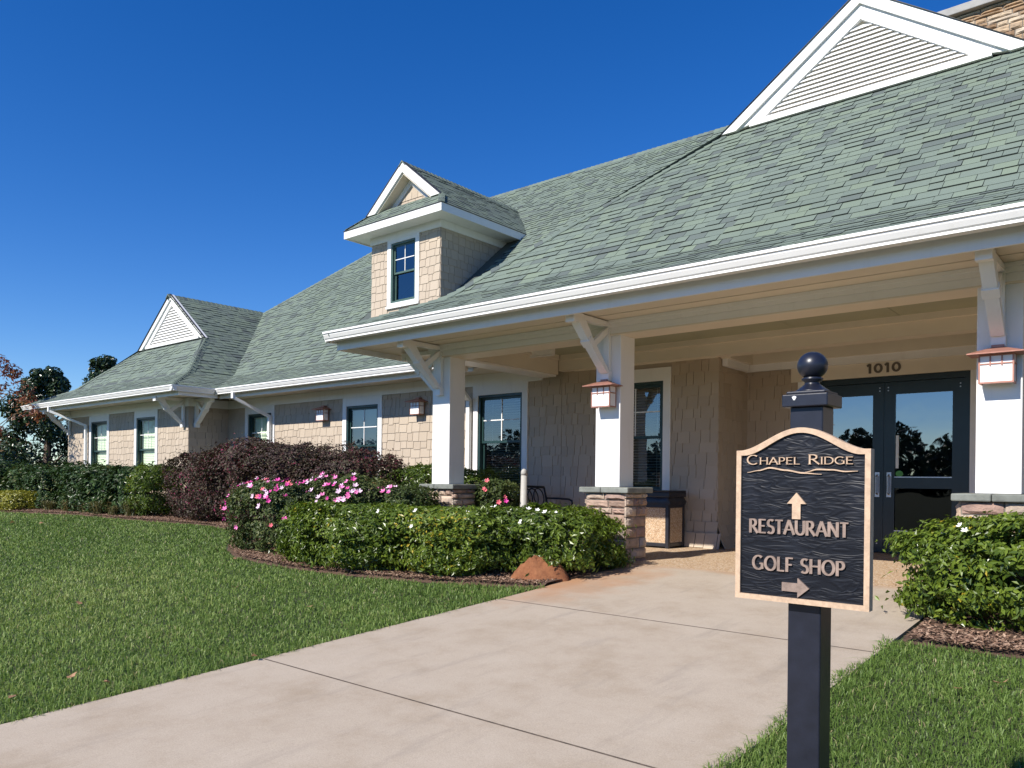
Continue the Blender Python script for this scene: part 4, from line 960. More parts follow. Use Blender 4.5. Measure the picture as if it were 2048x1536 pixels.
def glyph(ch, x, z, size, y, thick, thin, depth, mat, parent, name='letter', serif=False, xs=1.0):
    wd, strokes = GLY[ch]; m = MB()
    for si, st in enumerate(strokes):
        pts = [Vector((x + p[0] * size * xs, 0, z + p[1] * size)) for p in st]; n = len(pts); L = []; Rr = []
        for i, p in enumerate(pts):
            a, b = pts[max(0, i - 1)], pts[min(n - 1, i + 1)]
            if ch in 'O0' : a, b = pts[(i - 1) % (n - 1)], pts[(i + 1) % (n - 1)]
            d = (b - a).normalized(); wv = size * (thin + (thick - thin) * abs(d.z) ** 1.2) / 2; nn = Vector((-d.z, 0, d.x))
            L.append(p + nn * wv); Rr.append(p - nn * wv)
        yy = y - depth - si * 0.0002
        vs = [(q.x, yy, q.z) for q in L] + [(q.x, yy, q.z) for q in Rr] + [(q.x, y, q.z) for q in L] + [(q.x, y, q.z) for q in Rr]
        fs = []
        for i in range(n - 1):
            fs += [(i, i + 1, n + i + 1, n + i), (2 * n + i, 2 * n + i + 1, i + 1, i), (n + i, n + i + 1, 3 * n + i + 1, 3 * n + i)]
        fs += [(0, n, 3 * n, 2 * n), (n - 1, 2 * n - 1, 4 * n - 1, 3 * n - 1)]
        m.add(vs, fs)
        if serif and len(st) == 2 and abs(st[0][1] - st[1][1]) > 0.6:
            for p in pts:
                sw = size * 0.11 * xs; h = size * 0.035; zz = p.z + (h if abs(p.z - z) < size * 0.1 else -h)
                m.box((p.x - sw, yy - 0.0003, min(p.z, zz)), (p.x + sw, y, max(p.z, zz)))
    m.build(name, mat, parent); return wd * size * xs
def text(s, x, z, size, y, thick, thin, depth, mat, parent, gap=0.06, small=None, serif=False, xs=1.0, name='letter', space=0.35, width=None):
    def run(k, draw):
        cx = x; first = True
        for ch in s:
            if ch == ' ': cx += space * size * xs * k; first = True; continue
            sz = size if (first or small is None) else size * small; first = False
            wd = GLY[ch][0] * sz * xs * k
            if draw: glyph(ch, cx, z, sz, y, thick, thin, depth, mat, parent, name, serif, xs * k)
            cx += wd + gap * size * xs * k
        return cx - x
    k = 1.0
    if width: k = width / run(1.0, False)
    run(k, True)
text('1010', -3.11, 2.375, 0.125, YD - 0.032, 0.24, 0.19, 0.012, 'number_bronze', CH, gap=0.10, name='digit', width=0.44)

# ------------------------------------------------------------------ wall lanterns
def lantern(loc, label):
    t = empty('wall_lantern', loc, label, 'lantern', 'craftsman wall lanterns'); x, y, z = loc      # y = wall face, z = bottom of the body
    w_, d, h = 0.125, 0.135, 0.235
    m = MB(); m.box((x - 0.06, y - 0.02, z + 0.02), (x + 0.06, y - 0.001, z + 0.29)); m.build('back_plate', 'copper', t)
    m = MB(); e = 0.004; yb = y - 0.022
    m.box((x - w_ + e, yb - d + e, z + 0.012), (x + w_ - e, yb - e, z + h - 0.002)); m.build('glass_body', 'lamp_glass', t)
    m = MB(); f = 0.012
    for sx in (-1, 1):
        for yy in (yb - d, yb - f): m.box((x + sx * w_ - f * (sx > 0), yy, z), (x + sx * w_ + f * (sx < 0), yy + f, z + h))
    m.box((x - w_ + f, yb - d, z), (x + w_ - f, yb - d + f, z + 0.014)); m.box((x - w_ + f, yb - d, z + h - 0.012), (x + w_ - f, yb - d + f, z + h))
    for sx in (-1, 1): m.box((x + sx * w_ - f * (sx > 0), yb - d + f, z), (x + sx * w_ + f * (sx < 0), yb - f, z + 0.014))
    m.build('cage', 'copper', t)
    m = MB(); zb = z + h * 0.66; m.box((x - w_ + f, yb - d - 0.003, zb), (x + w_ - f, yb - d + 0.006, zb + 0.010))
    for k in (-0.33, 0.33): m.box((x + k * w_ - 0.005, yb - d - 0.0035, zb - 0.012), (x + k * w_ + 0.005, yb - d + 0.0055, z + h - 0.012))
    for sx in (-1, 1): m.box((x + sx * w_ - 0.004, yb - d + f, zb), (x + sx * w_ + 0.004, yb - f, zb + 0.010))
    m.build('muntin', 'copper', t)
    m = MB(); o = 0.075; zt = z + h + 0.002
    b = [(x - w_ - o, yb - d - o, zt), (x + w_ + o, yb - d - o, zt), (x + w_ + o, y - 0.001, zt), (x - w_ - o, y - 0.001, zt)]
    tp = [(x - 0.05, yb - d * 0.55, zt + 0.062), (x + 0.05, yb - d * 0.55, zt + 0.062), (x + 0.05, y - 0.001, zt + 0.062), (x - 0.05, y - 0.001, zt + 0.062)]
    m.add(b + [(p[0], p[1], p[2] + 0.008) for p in b] + tp, [(3, 2, 1, 0), (0, 1, 5, 4), (1, 2, 6, 5), (3, 0, 4, 7), (4, 5, 9, 8), (5, 6, 10, 9), (7, 4, 8, 11), (8, 9, 10, 11)])
    m.build('hood', 'copper', t)
    m = MB(); m.box((x - 0.045, yb - d * 0.5, zt + 0.063), (x + 0.045, y - 0.001, zt + 0.085)); m.build('hood_cap', 'copper', t)
    return t
lantern((-4.93, 7.526, 1.745), 'copper hooded lantern with white glass on the porch column beside the litter bin')
lantern((-1.095, 7.526, 1.745), 'copper hooded lantern with white glass on the porch column right of the entrance doors')
lantern((-13.62, YW - 0.016, 2.10), 'small copper hooded wall lantern left of the middle window, above the purple shrubs')
lantern((-10.72, YW - 0.016, 2.10), 'small copper hooded wall lantern on the shingled wall just left of the first porch column')

# ------------------------------------------------------------------ wayfinding sign
SY = 1.95; sx0, sx1 = -0.874, -0.541; sxc = (sx0 + sx1) / 2; sz0, sz1, szt = 0.617, 1.002, 1.0575
sgz = gzf(SY + 0.06)
SG = empty('directional_sign', (-0.704, SY + 0.06, sgz), 'black arched wooden sign with gold edge reading Restaurant and Golf Shop on a ball-topped post', 'sign')
def arch(ins, n=40):
    a, b = sx0 + ins, sx1 - ins; pts = [(a, sz0 + ins), (b, sz0 + ins)]
    for i in range(n + 1):
        t = i / n; x = b + (a - b) * t; u = abs(x - sxc) / (b - sxc)
        sh = 0.0 if u > 0.93 else 0.5 * (1 + math.cos(math.pi * u / 0.93)); sh = sh ** 0.85
        pts.append((x, sz1 - ins + (szt - sz1) * sh))
    return pts
def ring(name, o_, i_, y0, y1, mat):
    n = len(o_); vs = [(p[0], y0, p[1]) for p in o_] + [(p[0], y0, p[1]) for p in i_] + [(p[0], y1, p[1]) for p in o_] + [(p[0], y1, p[1]) for p in i_]; fs = []
    for k in range(n):
        j = (k + 1) % n; fs += [(k, j, n + j, n + k), (2 * n + k, 2 * n + j, j, k), (n + k, n + j, 3 * n + j, 3 * n + k), (2 * n + k, 3 * n + k, 3 * n + j, 2 * n + j)]
    m = MB(); m.add(vs, fs); return m.build(name, mat, SG)
ring('sign_border', arch(0.0), arch(0.013), SY, SY + 0.028, 'sign_gold')
m = MB(); p = arch(0.0125); m.prism([(q[0], SY + 0.007, q[1]) for q in p], (0, 0.018, 0)); m.build('sign_face', 'sign_face', SG)
pw = 0.041; pxc = -0.704
m = MB(); m.box((pxc - pw, SY + 0.03, sgz - 0.35), (pxc + pw, SY + 0.03 + 2 * pw, 1.112)); m.build('post', 'sign_black', SG, bevel=0.003)
m = MB(); c = 0.057; yc = SY + 0.03 + pw; m.box((pxc - c, yc - c, 1.111), (pxc + c, yc + c, 1.143)); m.box((pxc - c + 0.008, yc - c + 0.008, 1.1435), (pxc + c - 0.008, yc + c - 0.008, 1.151)); m.build('post_cap', 'sign_black', SG, bevel=0.003)
m = MB(); pr = [(0.046, 0.0), (0.040, 0.004), (0.024, 0.016), (0.019, 0.020), (0.018, 0.026), (0.026, 0.031), (0.026, 0.035), (0.019, 0.039)]
pr += [(max(0.0005, 0.0375 * math.cos(a)), 0.068 + 0.0355 * math.sin(a)) for a in np.linspace(R(-57), R(90), 18)]
m.lathe((pxc, yc, 1.1512), pr, 32); m.build('ball_finial', 'sign_black', SG, smooth=True)
m = MB(); m.prism([(pxc - c + 0.032 + 0.006 * math.cos(t) * (0.8 + 0.3 * math.sin(3 * t)), yc - c - 0.0006, 1.133 + 0.0055 * math.sin(t)) for t in np.linspace(0, 2 * math.pi, 12, endpoint=False)], (0, 0.0008, 0)); m.build('paint_chip', 'white_paint', SG)
yf = SY + 0.0072
text('CHAPEL RIDGE', -0.847, 0.9655, 0.0245, yf, 0.17, 0.075, 0.006, 'sign_gold', SG, gap=0.03, small=0.74, serif=True, xs=1.25, space=0.5, width=0.268)
def ribbon(pts, name, mat, depth=0.005):
    m = MB(); n = len(pts); L = []; Rr = []
    for i, (x, z, wv) in enumerate(pts):
        a, b = pts[max(0, i - 1)], pts[min(n - 1, i + 1)]; d = Vector((b[0] - a[0], 0, b[1] - a[1])).normalized(); nn = Vector((-d.z, 0, d.x)) * wv
        L.append((x + nn.x, z + nn.z)); Rr.append((x - nn.x, z - nn.z))
    for i in range(n - 1):
        q = [L[i], L[i + 1], Rr[i + 1], Rr[i]]
        m.add([(a, yf - depth, b) for a, b in q] + [(a, yf, b) for a, b in q], [(0, 1, 2, 3), (4, 5, 1, 0), (3, 2, 6, 7)])
    m.build(name, mat, SG)
def wave(kp, n=26):
    xs_, zs_, ws_ = zip(*kp); out_ = []
    for i in range(n + 1):
        t = i / n * (len(kp) - 1); k = min(int(t), len(kp) - 2); f = t - k; f2 = f * f * (3 - 2 * f)
        out_.append((xs_[k] + (xs_[k + 1] - xs_[k]) * f, zs_[k] + (zs_[k + 1] - zs_[k]) * f2, ws_[k] + (ws_[k + 1] - ws_[k]) * f))
    return out_
ribbon(wave([(-0.845, 0.945, 0.0006), (-0.815, 0.950, 0.0012), (-0.785, 0.957, 0.0018), (-0.745, 0.951, 0.0018), (-0.700, 0.944, 0.0018), (-0.655, 0.941, 0.0006)]), 'hill_line', 'sign_gold')
ribbon(wave([(-0.695, 0.946, 0.0006), (-0.665, 0.953, 0.0018), (-0.63, 0.952, 0.0016), (-0.60, 0.948, 0.0014), (-0.57, 0.949, 0.0006)]), 'hill_line', 'sign_gold', 0.0056)
def arrow(cx, cz, L, up):
    P_ = [(-0.5, -0.16), (0.08, -0.16), (0.08, -0.36), (0.5, 0.0), (0.08, 0.36), (0.08, 0.16), (-0.5, 0.16)]
    q = [(cx + (-v if up else u) * L, cz + (u if up else v) * L) for u, v in P_]
    m = MB(); m.prism([(a, yf, b) for a, b in q], (0, -0.006, 0)); m.build('arrow', 'sign_gold_dark' if not up else 'sign_gold', SG)
arrow(-0.716, 0.8615, 0.066, True)
text('RESTAURANT', -0.8375, 0.789, 0.036, yf, 0.20, 0.10, 0.006, 'sign_gold_dark', SG, gap=0.05, width=0.250)
text('GOLF SHOP', -0.828, 0.695, 0.036, yf, 0.20, 0.10, 0.006, 'sign_gold_dark', SG, gap=0.07, space=0.5, width=0.233)
arrow(-0.7165, 0.657, 0.068, False)

# ------------------------------------------------------------------ litter bin, bench, bollard
bx0, bx1, by0, by1 = -5.66, -5.18, 9.42, 9.88
BN = empty('litter_bin', ((bx0 + bx1) / 2, (by0 + by1) / 2, 0.006), 'square black litter bin with pebbled side panels standing on the porch floor', 'litter bin')
zb = 0.008
m = MB(); t = 0.05
for x in (bx0, bx1 - t):
    for y in (by0, by1 - t): m.box((x, y, zb), (x + t, y + t, 0.62))
for y in (by0, by1 - t): m.box((bx0 + t, y, zb + 0.02), (bx1 - t, y + t, zb + 0.07)); m.box((bx0 + t, y, 0.555), (bx1 - t, y + t, 0.62))
for x in (bx0, bx1 - t): m.box((x, by0 + t, zb + 0.02), (x + t, by1 - t, zb + 0.07)); m.box((x, by0 + t, 0.555), (x + t, by1 - t, 0.62))
m.build('bin_frame', 'bin_black', BN, bevel=0.004)
for a, b in (((bx0 + t, by0 + 0.012, 0.075), (bx1 - t, by0 + 0.03, 0.555)), ((bx1 - 0.03, by0 + t, 0.075), (bx1 - 0.012, by1 - t, 0.555)), ((bx0 + 0.012, by0 + t, 0.075), (bx0 + 0.03, by1 - t, 0.555)), ((bx0 + t, by1 - 0.03, 0.075), (bx1 - t, by1 - 0.012, 0.555))):
    m = MB(); m.box(a, b); m.build('pebble_panel', 'bin_aggregate', BN)
m = MB(); m.box((bx0 - 0.015, by0 - 0.015, 0.70), (bx1 + 0.015, by1 + 0.015, 0.77)); m.prism([(bx0 - 0.015, by0 - 0.015, 0.7705), (bx1 + 0.015, by0 - 0.015, 0.7705), (bx1 + 0.015, by1 + 0.015, 0.7705), (bx0 - 0.015, by1 + 0.015, 0.7705)], (0, 0, 0.02)); m.build('bin_lid', 'bin_black', BN, bevel=0.012)
m = MB(); n = 40; vs = []
for j, (z, e) in enumerate(((0.60, 0.012), (0.635, 0.02), (0.67, 0.008), (0.702, -0.01))):
    for k in range(n):
        a = k / n * 4; s_ = int(a); f = a - s_; cx = [(bx0, by0), (bx1, by0), (bx1, by1), (bx0, by1), (bx0, by0)]
        x = cx[s_][0] + (cx[s_ + 1][0] - cx[s_][0]) * f; y = cx[s_][1] + (cx[s_ + 1][1] - cx[s_][1]) * f
        dx, dy = x - (bx0 + bx1) / 2, y - (by0 + by1) / 2; q = 1 + (e + random.uniform(-0.006, 0.010)) / 0.25
        vs.append(((bx0 + bx1) / 2 + dx * q, (by0 + by1) / 2 + dy * q, z + random.uniform(-0.008, 0.008)))
m.add(vs, [(j * n + k, j * n + (k + 1) % n, (j + 1) * n + (k + 1) % n, (j + 1) * n + k) for j in range(3) for k in range(n)]); m.build('bin_liner', 'bin_black', BN, smooth=True)

BE = empty('garden_bench', (-7.45, 9.6, 0.006), 'black metal bench with ringed backrest under the porch window', 'bench')
ex0, ex1, yb, yf_ = -8.15, -6.80, 9.80, 9.32
for x in (ex0, ex1):
    m = MB(); m.tube([(x, yf_ - 0.02, 0.01), (x, yf_, 0.25), (x, yf_ + 0.01, 0.42)], 0.016); m.tube([(x, yb + 0.07, 0.01), (x, yb, 0.22), (x, yb, 0.42), (x, yb + 0.03, 0.62), (x, yb + 0.08, 0.80)], 0.016)
    m.tube([(x, yf_ + 0.01, 0.42), (x, yb, 0.40)], 0.014); m.build('leg_frame', 'black_metal', BE, smooth=True)
    m = MB(); m.tube([(x, yb + 0.03, 0.63), (x, 9.6, 0.63), (x, 9.40, 0.62), (x, 9.33, 0.60), (x, 9.32, 0.56), (x, 9.35, 0.52), (x, 9.36, 0.43)], 0.015); m.build('arm_rest', 'black_metal', BE, smooth=True)
for k in range(8):
    y = yf_ + 0.01 + k * (yb - yf_ - 0.02) / 7; m = MB(); m.box((ex0, y - 0.022, 0.425), (ex1, y + 0.022, 0.432)); m.build('seat_slat', 'black_metal', BE)
m = MB(); m.tube([(ex0, yb + 0.08, 0.80), ((ex0 + ex1) / 2, yb + 0.08, 0.82), (ex1, yb + 0.08, 0.80)], 0.018); m.build('top_rail', 'black_metal', BE, smooth=True)
m = MB(); m.tube([(ex0, yb + 0.01, 0.50), (ex1, yb + 0.01, 0.50)], 0.012); m.build('lower_rail', 'black_metal', BE, smooth=True)
for k in range(8):
    cx = ex0 + 0.17 + k * (ex1 - ex0 - 0.34) / 7
    m = MB(); m.tube([(cx + 0.125 * math.cos(a), yb + 0.045 + 0.03 * math.sin(a), 0.645 + 0.135 * math.sin(a)) for a in np.linspace(0, 2 * math.pi, 25)], 0.010, 6, cap=False); m.build('back_ring', 'black_metal', BE, smooth=True)
BE.rotation_euler.z = R(90); BE.location = (-7.35, 9.18, 0.006)      # turned to face along the porch
BO = empty('path_bollard', (-6.79, 8.3, 0.0), 'slim pale grey bollard with domed top rising behind the white-flowered azaleas', 'bollard')
m = MB(); m.lathe((-6.79, 8.3, 0.0), [(0.056, -0.05), (0.056, 0.3), (0.040, 0.98)], 20); m.build('bollard_shaft', 'bollard_grey', BO, smooth=True)
m = MB(); m.lathe((-6.79, 8.3, 0.98), [(0.043, 0.0), (0.043, 0.03), (0.040, 0.055), (0.030, 0.074), (0.016, 0.085), (0.002, 0.088)], 20); m.build('bollard_dome', 'bollard_grey', BO, smooth=True)

# ------------------------------------------------------------------ plants
def leaves(pos, nrm, length, width, tint, fold=0.25):
    """folded diamond leaves: 2 triangles... quad faces split along the midrib"""
    n = len(pos); nrm = nrm / np.linalg.norm(nrm, axis=1)[:, None]
    rv = rng.normal(size=(n, 3)); d = np.cross(nrm, rv); d /= np.linalg.norm(d, axis=1)[:, None]; s = np.cross(nrm, d)
    L = (length * rng.uniform(0.65, 1.25, n))[:, None]; Wd = (width * rng.uniform(0.7, 1.2, n))[:, None]
    a = pos - d * L * 0.5; b = pos + d * L * 0.5; c = pos + s * Wd * 0.5 + nrm * Wd * fold; e = pos - s * Wd * 0.5 + nrm * Wd * fold
    v = np.stack([a, c, b, e], 1).reshape(-1, 3); k = np.arange(n)[:, None] * 4
    f = np.concatenate([k + np.array([[0, 1, 2]]), k + np.array([[0, 2, 3]])], 1).reshape(-1, 3)
    return v, f, np.repeat(tint, 4)
def fbm(p, seed, freq=1.0):
    r = np.random.default_rng(seed); out_ = np.zeros(len(p))
    for o in range(4):
        for _ in range(3):
            k = r.normal(size=3) * freq * (1.9 ** o); out_ += np.sin(p @ k + r.uniform(0, 6.28)) / (1.7 ** o) / 3
    return out_
def shrub(name, x, y, rx, ry, h, n, leafmat_, L, Wd, label, cat='shrub', group=None, rough=0.12, seed=1, up=0.45, tbias=0.0, base=0.0, flat=0.65, spike=0.06, rz=0.0):
    g0 = gzf(y); t = empty(name, (x, y, g0), label, cat, group)
    u = rng.normal(size=(n, 3)); u /= np.linalg.norm(u, axis=1)[:, None]; u[:, 2] = np.where(u[:, 2] < -0.82, -u[:, 2], u[:, 2])
    # superellipsoid: flatter top and fuller shoulders than a ball
    e = flat; q = np.sign(u) * np.abs(u) ** e; q /= (np.abs(q) ** (2 / e)).sum(1)[:, None] ** (e / 2)
    bump_ = fbm(u * 1.0, seed, 2.4) * rough + fbm(u, seed + 9, 7.0) * rough * 0.45
    depth = np.where(rng.random(n) < 0.72, 1 - np.abs(rng.normal(0, 0.055, n)), rng.uniform(0.5, 1.0, n))
    rr = (1 + bump_) * depth
    holes = fbm(u, seed + 17, 11.0 / max(0.6, (rx + ry + h) / 3) ** 0.3) + 0.5 * fbm(u, seed + 23, 20.0)
    rr = rr * (1 - np.where(holes < -0.25, 0.16, 0.0) - np.where(holes < -0.7, 0.14, 0.0))
    if spike: rr = rr * (1 + spike * np.maximum(0, rng.normal(size=n)) * (rng.random(n) < 0.22))
    hz = h * 0.5
    ca, sa = math.cos(rz), math.sin(rz)
    lx, ly = q[:, 0] * rx * rr, q[:, 1] * ry * rr
    pos = np.stack([x + ca * lx - sa * ly, y + sa * lx + ca * ly, g0 + base + hz * 0.92 + q[:, 2] * hz * rr], 1)
    pos[:, 2] = np.maximum(pos[:, 2], gz(pos[:, 1]) + 0.03)
    nrm = q * np.array([1, 1, 1]) + np.array([0, 0, up]) + rng.normal(0, 0.55, (n, 3))
    tint = np.clip(rng.beta(2, 2.2, n) + tbias + 0.18 * fbm(pos, seed + 3, 2.2), 0, 0.999)
    v, f, tt = leaves(pos, nrm, L, Wd, tint)
    np_mesh('foliage', v, f, leafmat_, t, tint=tt)
    m = MB()
    for k in range(9):
        a = rng.uniform(0, 6.28); r_2 = rng.uniform(0.2, 0.75); px_, py_ = x + math.cos(a) * rx * r_2, y + math.sin(a) * ry * r_2
        m.tube([(x + math.cos(a) * 0.05, y + math.sin(a) * 0.05, g0 - 0.05), (x + (px_ - x) * 0.45, y + (py_ - y) * 0.45, g0 + h * 0.35), (px_, py_, g0 + base + h * rng.uniform(0.55, 0.85))], [0.016, 0.011, 0.004], 5)
    m.build('stems', 'stem', t)
    return t, dict(x=x, y=y, rx=rx, ry=ry, h=h, g0=g0, seed=seed, rough=rough, flat=flat, base=base)
def flower_mesh(mat, r=0.03):
    vs = [(0, 0, 0.2 * r)]; fs = []
    for k in range(5):
        a = 2 * math.pi * k / 5; da = 0.55
        b = len(vs); vs += [(0.62 * r * math.cos(a - da), 0.62 * r * math.sin(a - da), 0.45 * r), (1.0 * r * math.cos(a - da * 0.45), 1.0 * r * math.sin(a - da * 0.45), 0.75 * r), (1.0 * r * math.cos(a + da * 0.45), 1.0 * r * math.sin(a + da * 0.45), 0.75 * r), (0.62 * r * math.cos(a + da), 0.62 * r * math.sin(a + da), 0.45 * r)]
        fs += [(0, b, b + 1), (0, b + 1, b + 2), (0, b + 2, b + 3)]
    me = bpy.data.meshes.new('flower'); me.from_pydata(vs, [], fs); me.materials.append(MATS[mat]); return me
FLW = {k: flower_mesh(k, r) for k, r in (('flower_white', 0.025), ('flower_pink', 0.032), ('flower_magenta', 0.032), ('flower_pale', 0.033), ('flower_coral', 0.030))}
def flowers(t, inf, dirs, kinds, scale=1.0):
    for (ax, el) in dirs:
        u = np.array([[math.cos(el) * math.cos(ax), math.cos(el) * math.sin(ax), math.sin(el)]])
        e = inf['flat']; q = np.sign(u) * np.abs(u) ** e; q /= (np.abs(q) ** (2 / e)).sum(1)[:, None] ** (e / 2)
        b = fbm(u, inf['seed'], 2.4) * inf['rough'] + fbm(u, inf['seed'] + 9, 7.0) * inf['rough'] * 0.45
        rr = float(1 + b[0]) * 1.03; hz = inf['h'] / 2
        p = Vector((inf['x'] + q[0, 0] * inf['rx'] * rr, inf['y'] + q[0, 1] * inf['ry'] * rr, inf['g0'] + inf['base'] + hz * 0.92 + q[0, 2] * hz * rr))
        o = bpy.data.objects.new('flower', FLW[random.choice(kinds)]); COL.objects.link(o); o.parent = t
        nr = (Vector(u[0]) + Vector((0, -0.4, 0.35)) + Vector(rng.normal(0, 0.3, 3))).normalized()
        o.rotation_mode = 'QUATERNION'; o.rotation_quaternion = nr.to_track_quat('Z', 'Y'); o.location = p - Vector(t.location); o.scale = [scale * random.uniform(0.8, 1.25)] * 3
def fdirs(n, az, el):
    return [(R(random.uniform(*az)), R(random.uniform(*el))) for _ in range(n)]

gA = 'white-flowered azaleas beside the walk'
t, i = shrub('azalea_bush', -7.15, 5.93, 1.02, 0.84, 0.70, 30000, 'azalea_leaf', 0.058, 0.024, 'low bright green azalea in front of the pink-flowered bushes, nearest the lawn', group=gA, seed=11, rz=0.0)
t, i = shrub('azalea_bush', -6.05, 6.12, 1.0, 0.82, 0.70, 30000, 'azalea_leaf', 0.058, 0.024, 'low bright green azalea in front of the first porch column pier', group=gA, seed=12); flowers(t, i, fdirs(5, (230, 330), (20, 70)), ['flower_white'])
t, i = shrub('azalea_bush', -5.18, 6.62, 0.86, 0.74, 0.70, 26000, 'azalea_leaf', 0.058, 0.024, 'bright green azalea dotted with white flowers between soil mound and stone pier', group=gA, seed=13); flowers(t, i, fdirs(16, (200, 340), (5, 70)), ['flower_white'])
t, i = shrub('azalea_bush', -0.55, 6.62, 1.05, 0.80, 0.78, 30000, 'azalea_leaf', 0.060, 0.025, 'bright green azalea with yellowing leaves right of the entrance, in front of the stone pier', group=gA, seed=14, tbias=0.05); flowers(t, i, fdirs(2, (200, 260), (25, 60)), ['flower_white'])
gP = 'pink-flowered azaleas'
t, i = shrub('azalea_bush', -9.12, 6.18, 0.75, 0.72, 0.96, 19000, 'pink_azalea_leaf', 0.055, 0.026, 'olive azalea with pink and coral flowers at the tip of the bed', group=gP, seed=21, rough=0.10, flat=0.6); flowers(t, i, fdirs(74, (150, 330), (-5, 80)), ['flower_pink', 'flower_magenta', 'flower_pale', 'flower_coral', 'flower_magenta'])
t, i = shrub('azalea_bush', -8.42, 6.68, 0.74, 0.66, 0.98, 18000, 'pink_azalea_leaf', 0.055, 0.026, 'olive azalea with pale pink flowers in the middle of the flowering group', group=gP, seed=22, rough=0.10, flat=0.6); flowers(t, i, fdirs(64, (200, 330), (10, 75)), ['flower_pale', 'flower_pale', 'flower_pink', 'flower_magenta'])
t, i = shrub('azalea_bush', -7.80, 6.95, 0.50, 0.46, 0.86, 13000, 'pink_azalea_leaf', 0.055, 0.026, 'olive azalea with a cluster of magenta flowers left of the first stone pier', group=gP, seed=23, rough=0.10, flat=0.6); flowers(t, i, fdirs(46, (190, 300), (5, 75)), ['flower_magenta', 'flower_magenta', 'flower_pink', 'flower_pale'])
t, i = shrub('azalea_bush', -7.30, 8.28, 0.52, 0.42, 0.92, 9000, 'pink_azalea_leaf', 0.055, 0.026, 'loose azalea with coral flowers right of the first porch column, before the window', group=gP, seed=24, rough=0.2); flowers(t, i, fdirs(14, (220, 340), (0, 70)), ['flower_coral', 'flower_magenta', 'flower_coral'])
gL = 'purple-leaved shrubs along the wall'
for k, (x, y, rx, ry, h, lab) in enumerate(((-15.05, 8.35, 1.05, 0.85, 1.50, 'dark purple-leaved shrub next to the green hedge, below the wing corner brackets'), (-13.45, 8.25, 1.10, 0.9, 1.62, 'tallest purple-leaved shrub, below the window beside the wing'),
        (-11.95, 8.2, 1.10, 0.9, 1.56, 'purple-leaved shrub below the wall lantern, between its two purple neighbours'), (-10.6, 8.3, 0.98, 0.85, 1.42, 'purple-leaved shrub at the right end of its row, below the middle window'))):
    shrub('loropetalum_shrub', x, y, rx, ry, h, 24000, 'purple_leaf', 0.055, 0.032, lab, group=gL, seed=31 + k, rough=0.14, spike=0.07, flat=0.62)
gB = 'green shrubs against the front wall'
shrub('green_shrub', -9.55, 8.95, 0.75, 0.6, 1.22, 14000, 'azalea_leaf', 0.06, 0.024, 'mid green shrub behind the pink azaleas, left of the first porch column', group=gB, seed=41, rough=0.14, tbias=-0.12)
shrub('green_shrub', -8.65, 9.1, 0.62, 0.55, 1.12, 11000, 'azalea_leaf', 0.06, 0.024, 'mid green shrub behind the first porch column, below the porch window', group=gB, seed=42, rough=0.16, tbias=-0.15)
gH = 'evergreen hedge along the wing'
hx = [-16.75, -17.8, -18.85, -19.9, -20.95, -22.0, -23.1, -24.3, -25.6]
hl = ['narrow lighter green hedge shrub squeezed between the dark hedge and the purple shrubs', 'dark glossy hedge shrub at the right end of the dark hedge', 'dark glossy hedge shrub below the right wing window', 'dark glossy hedge shrub between the two wing windows, right of centre', 'dark glossy hedge shrub between the two wing windows, left of centre',
      'dark glossy hedge shrub below the left wing window', 'dark glossy hedge shrub at the foot of the wing downspout', 'dark glossy hedge shrub behind the yellow shrub, left of the wing corner', 'dark glossy hedge shrub at the left edge of the view']
for k, x in enumerate(hx):
    if k == 0: shrub('hedge_shrub', x, 7.95, 0.42, 0.55, 1.15, 8000, 'azalea_leaf', 0.07, 0.026, hl[k], group=gH, seed=50, rough=0.16, tbias=-0.1)
    else: shrub('hedge_shrub', x, 7.95 + 0.1 * math.sin(k * 2.1), 0.68, 0.62, 1.13 + 0.10 * math.sin(k * 1.7 + 1), 7500, 'hedge_leaf', 0.11, 0.04, hl[k], group=gH, seed=50 + k, rough=0.15, up=0.9, spike=0.10, flat=0.6)
shrub('golden_shrub', -22.35, 7.05, 0.66, 0.45, 0.52, 6000, 'yellow_leaf', 0.05, 0.03, 'small round yellow-leaved shrub at the left edge of the bed', seed=70, rough=0.1)

def tuft(x, y, h, n, label):
    g0 = gzf(y) + 0.02; t = empty('grass_tuft', (x, y, g0), label, 'grass tuft', 'dry grass tufts in the bed')
    a = rng.uniform(0, 2 * np.pi, n); l_ = h * rng.uniform(0.6, 1.25, n); lean = rng.uniform(0.25, 1.0, n)
    p0 = np.stack([x + rng.normal(0, 0.05, n), y + rng.normal(0, 0.05, n), np.full(n, g0 - 0.02)], 1); d = np.stack([np.cos(a), np.sin(a), np.zeros(n)], 1); s = np.stack([-np.sin(a), np.cos(a), np.zeros(n)], 1) * 0.006
    p1 = p0 + d * (l_ * lean * 0.4)[:, None] + np.array([0, 0, 1]) * (l_ * 0.75)[:, None]; p2 = p0 + d * (l_ * lean * 1.0)[:, None] + np.array([0, 0, 1]) * (l_ * (0.95 - 0.35 * lean))[:, None]
    v = np.stack([p0 - s, p0 + s, p1 + s, p1 - s, p2 + s * 0.2, p2 - s * 0.2], 1).reshape(-1, 3); k = np.arange(n)[:, None] * 6
    f = np.concatenate([k + np.array([[0, 1, 2, 3]]), k + np.array([[3, 2, 4, 5]])], 1).reshape(-1, 4)
    np_mesh('blades', v, f, 'tuft_blade', t, tint=np.repeat(np.clip(rng.beta(1.6, 1.6, n), 0, 0.99), 6))
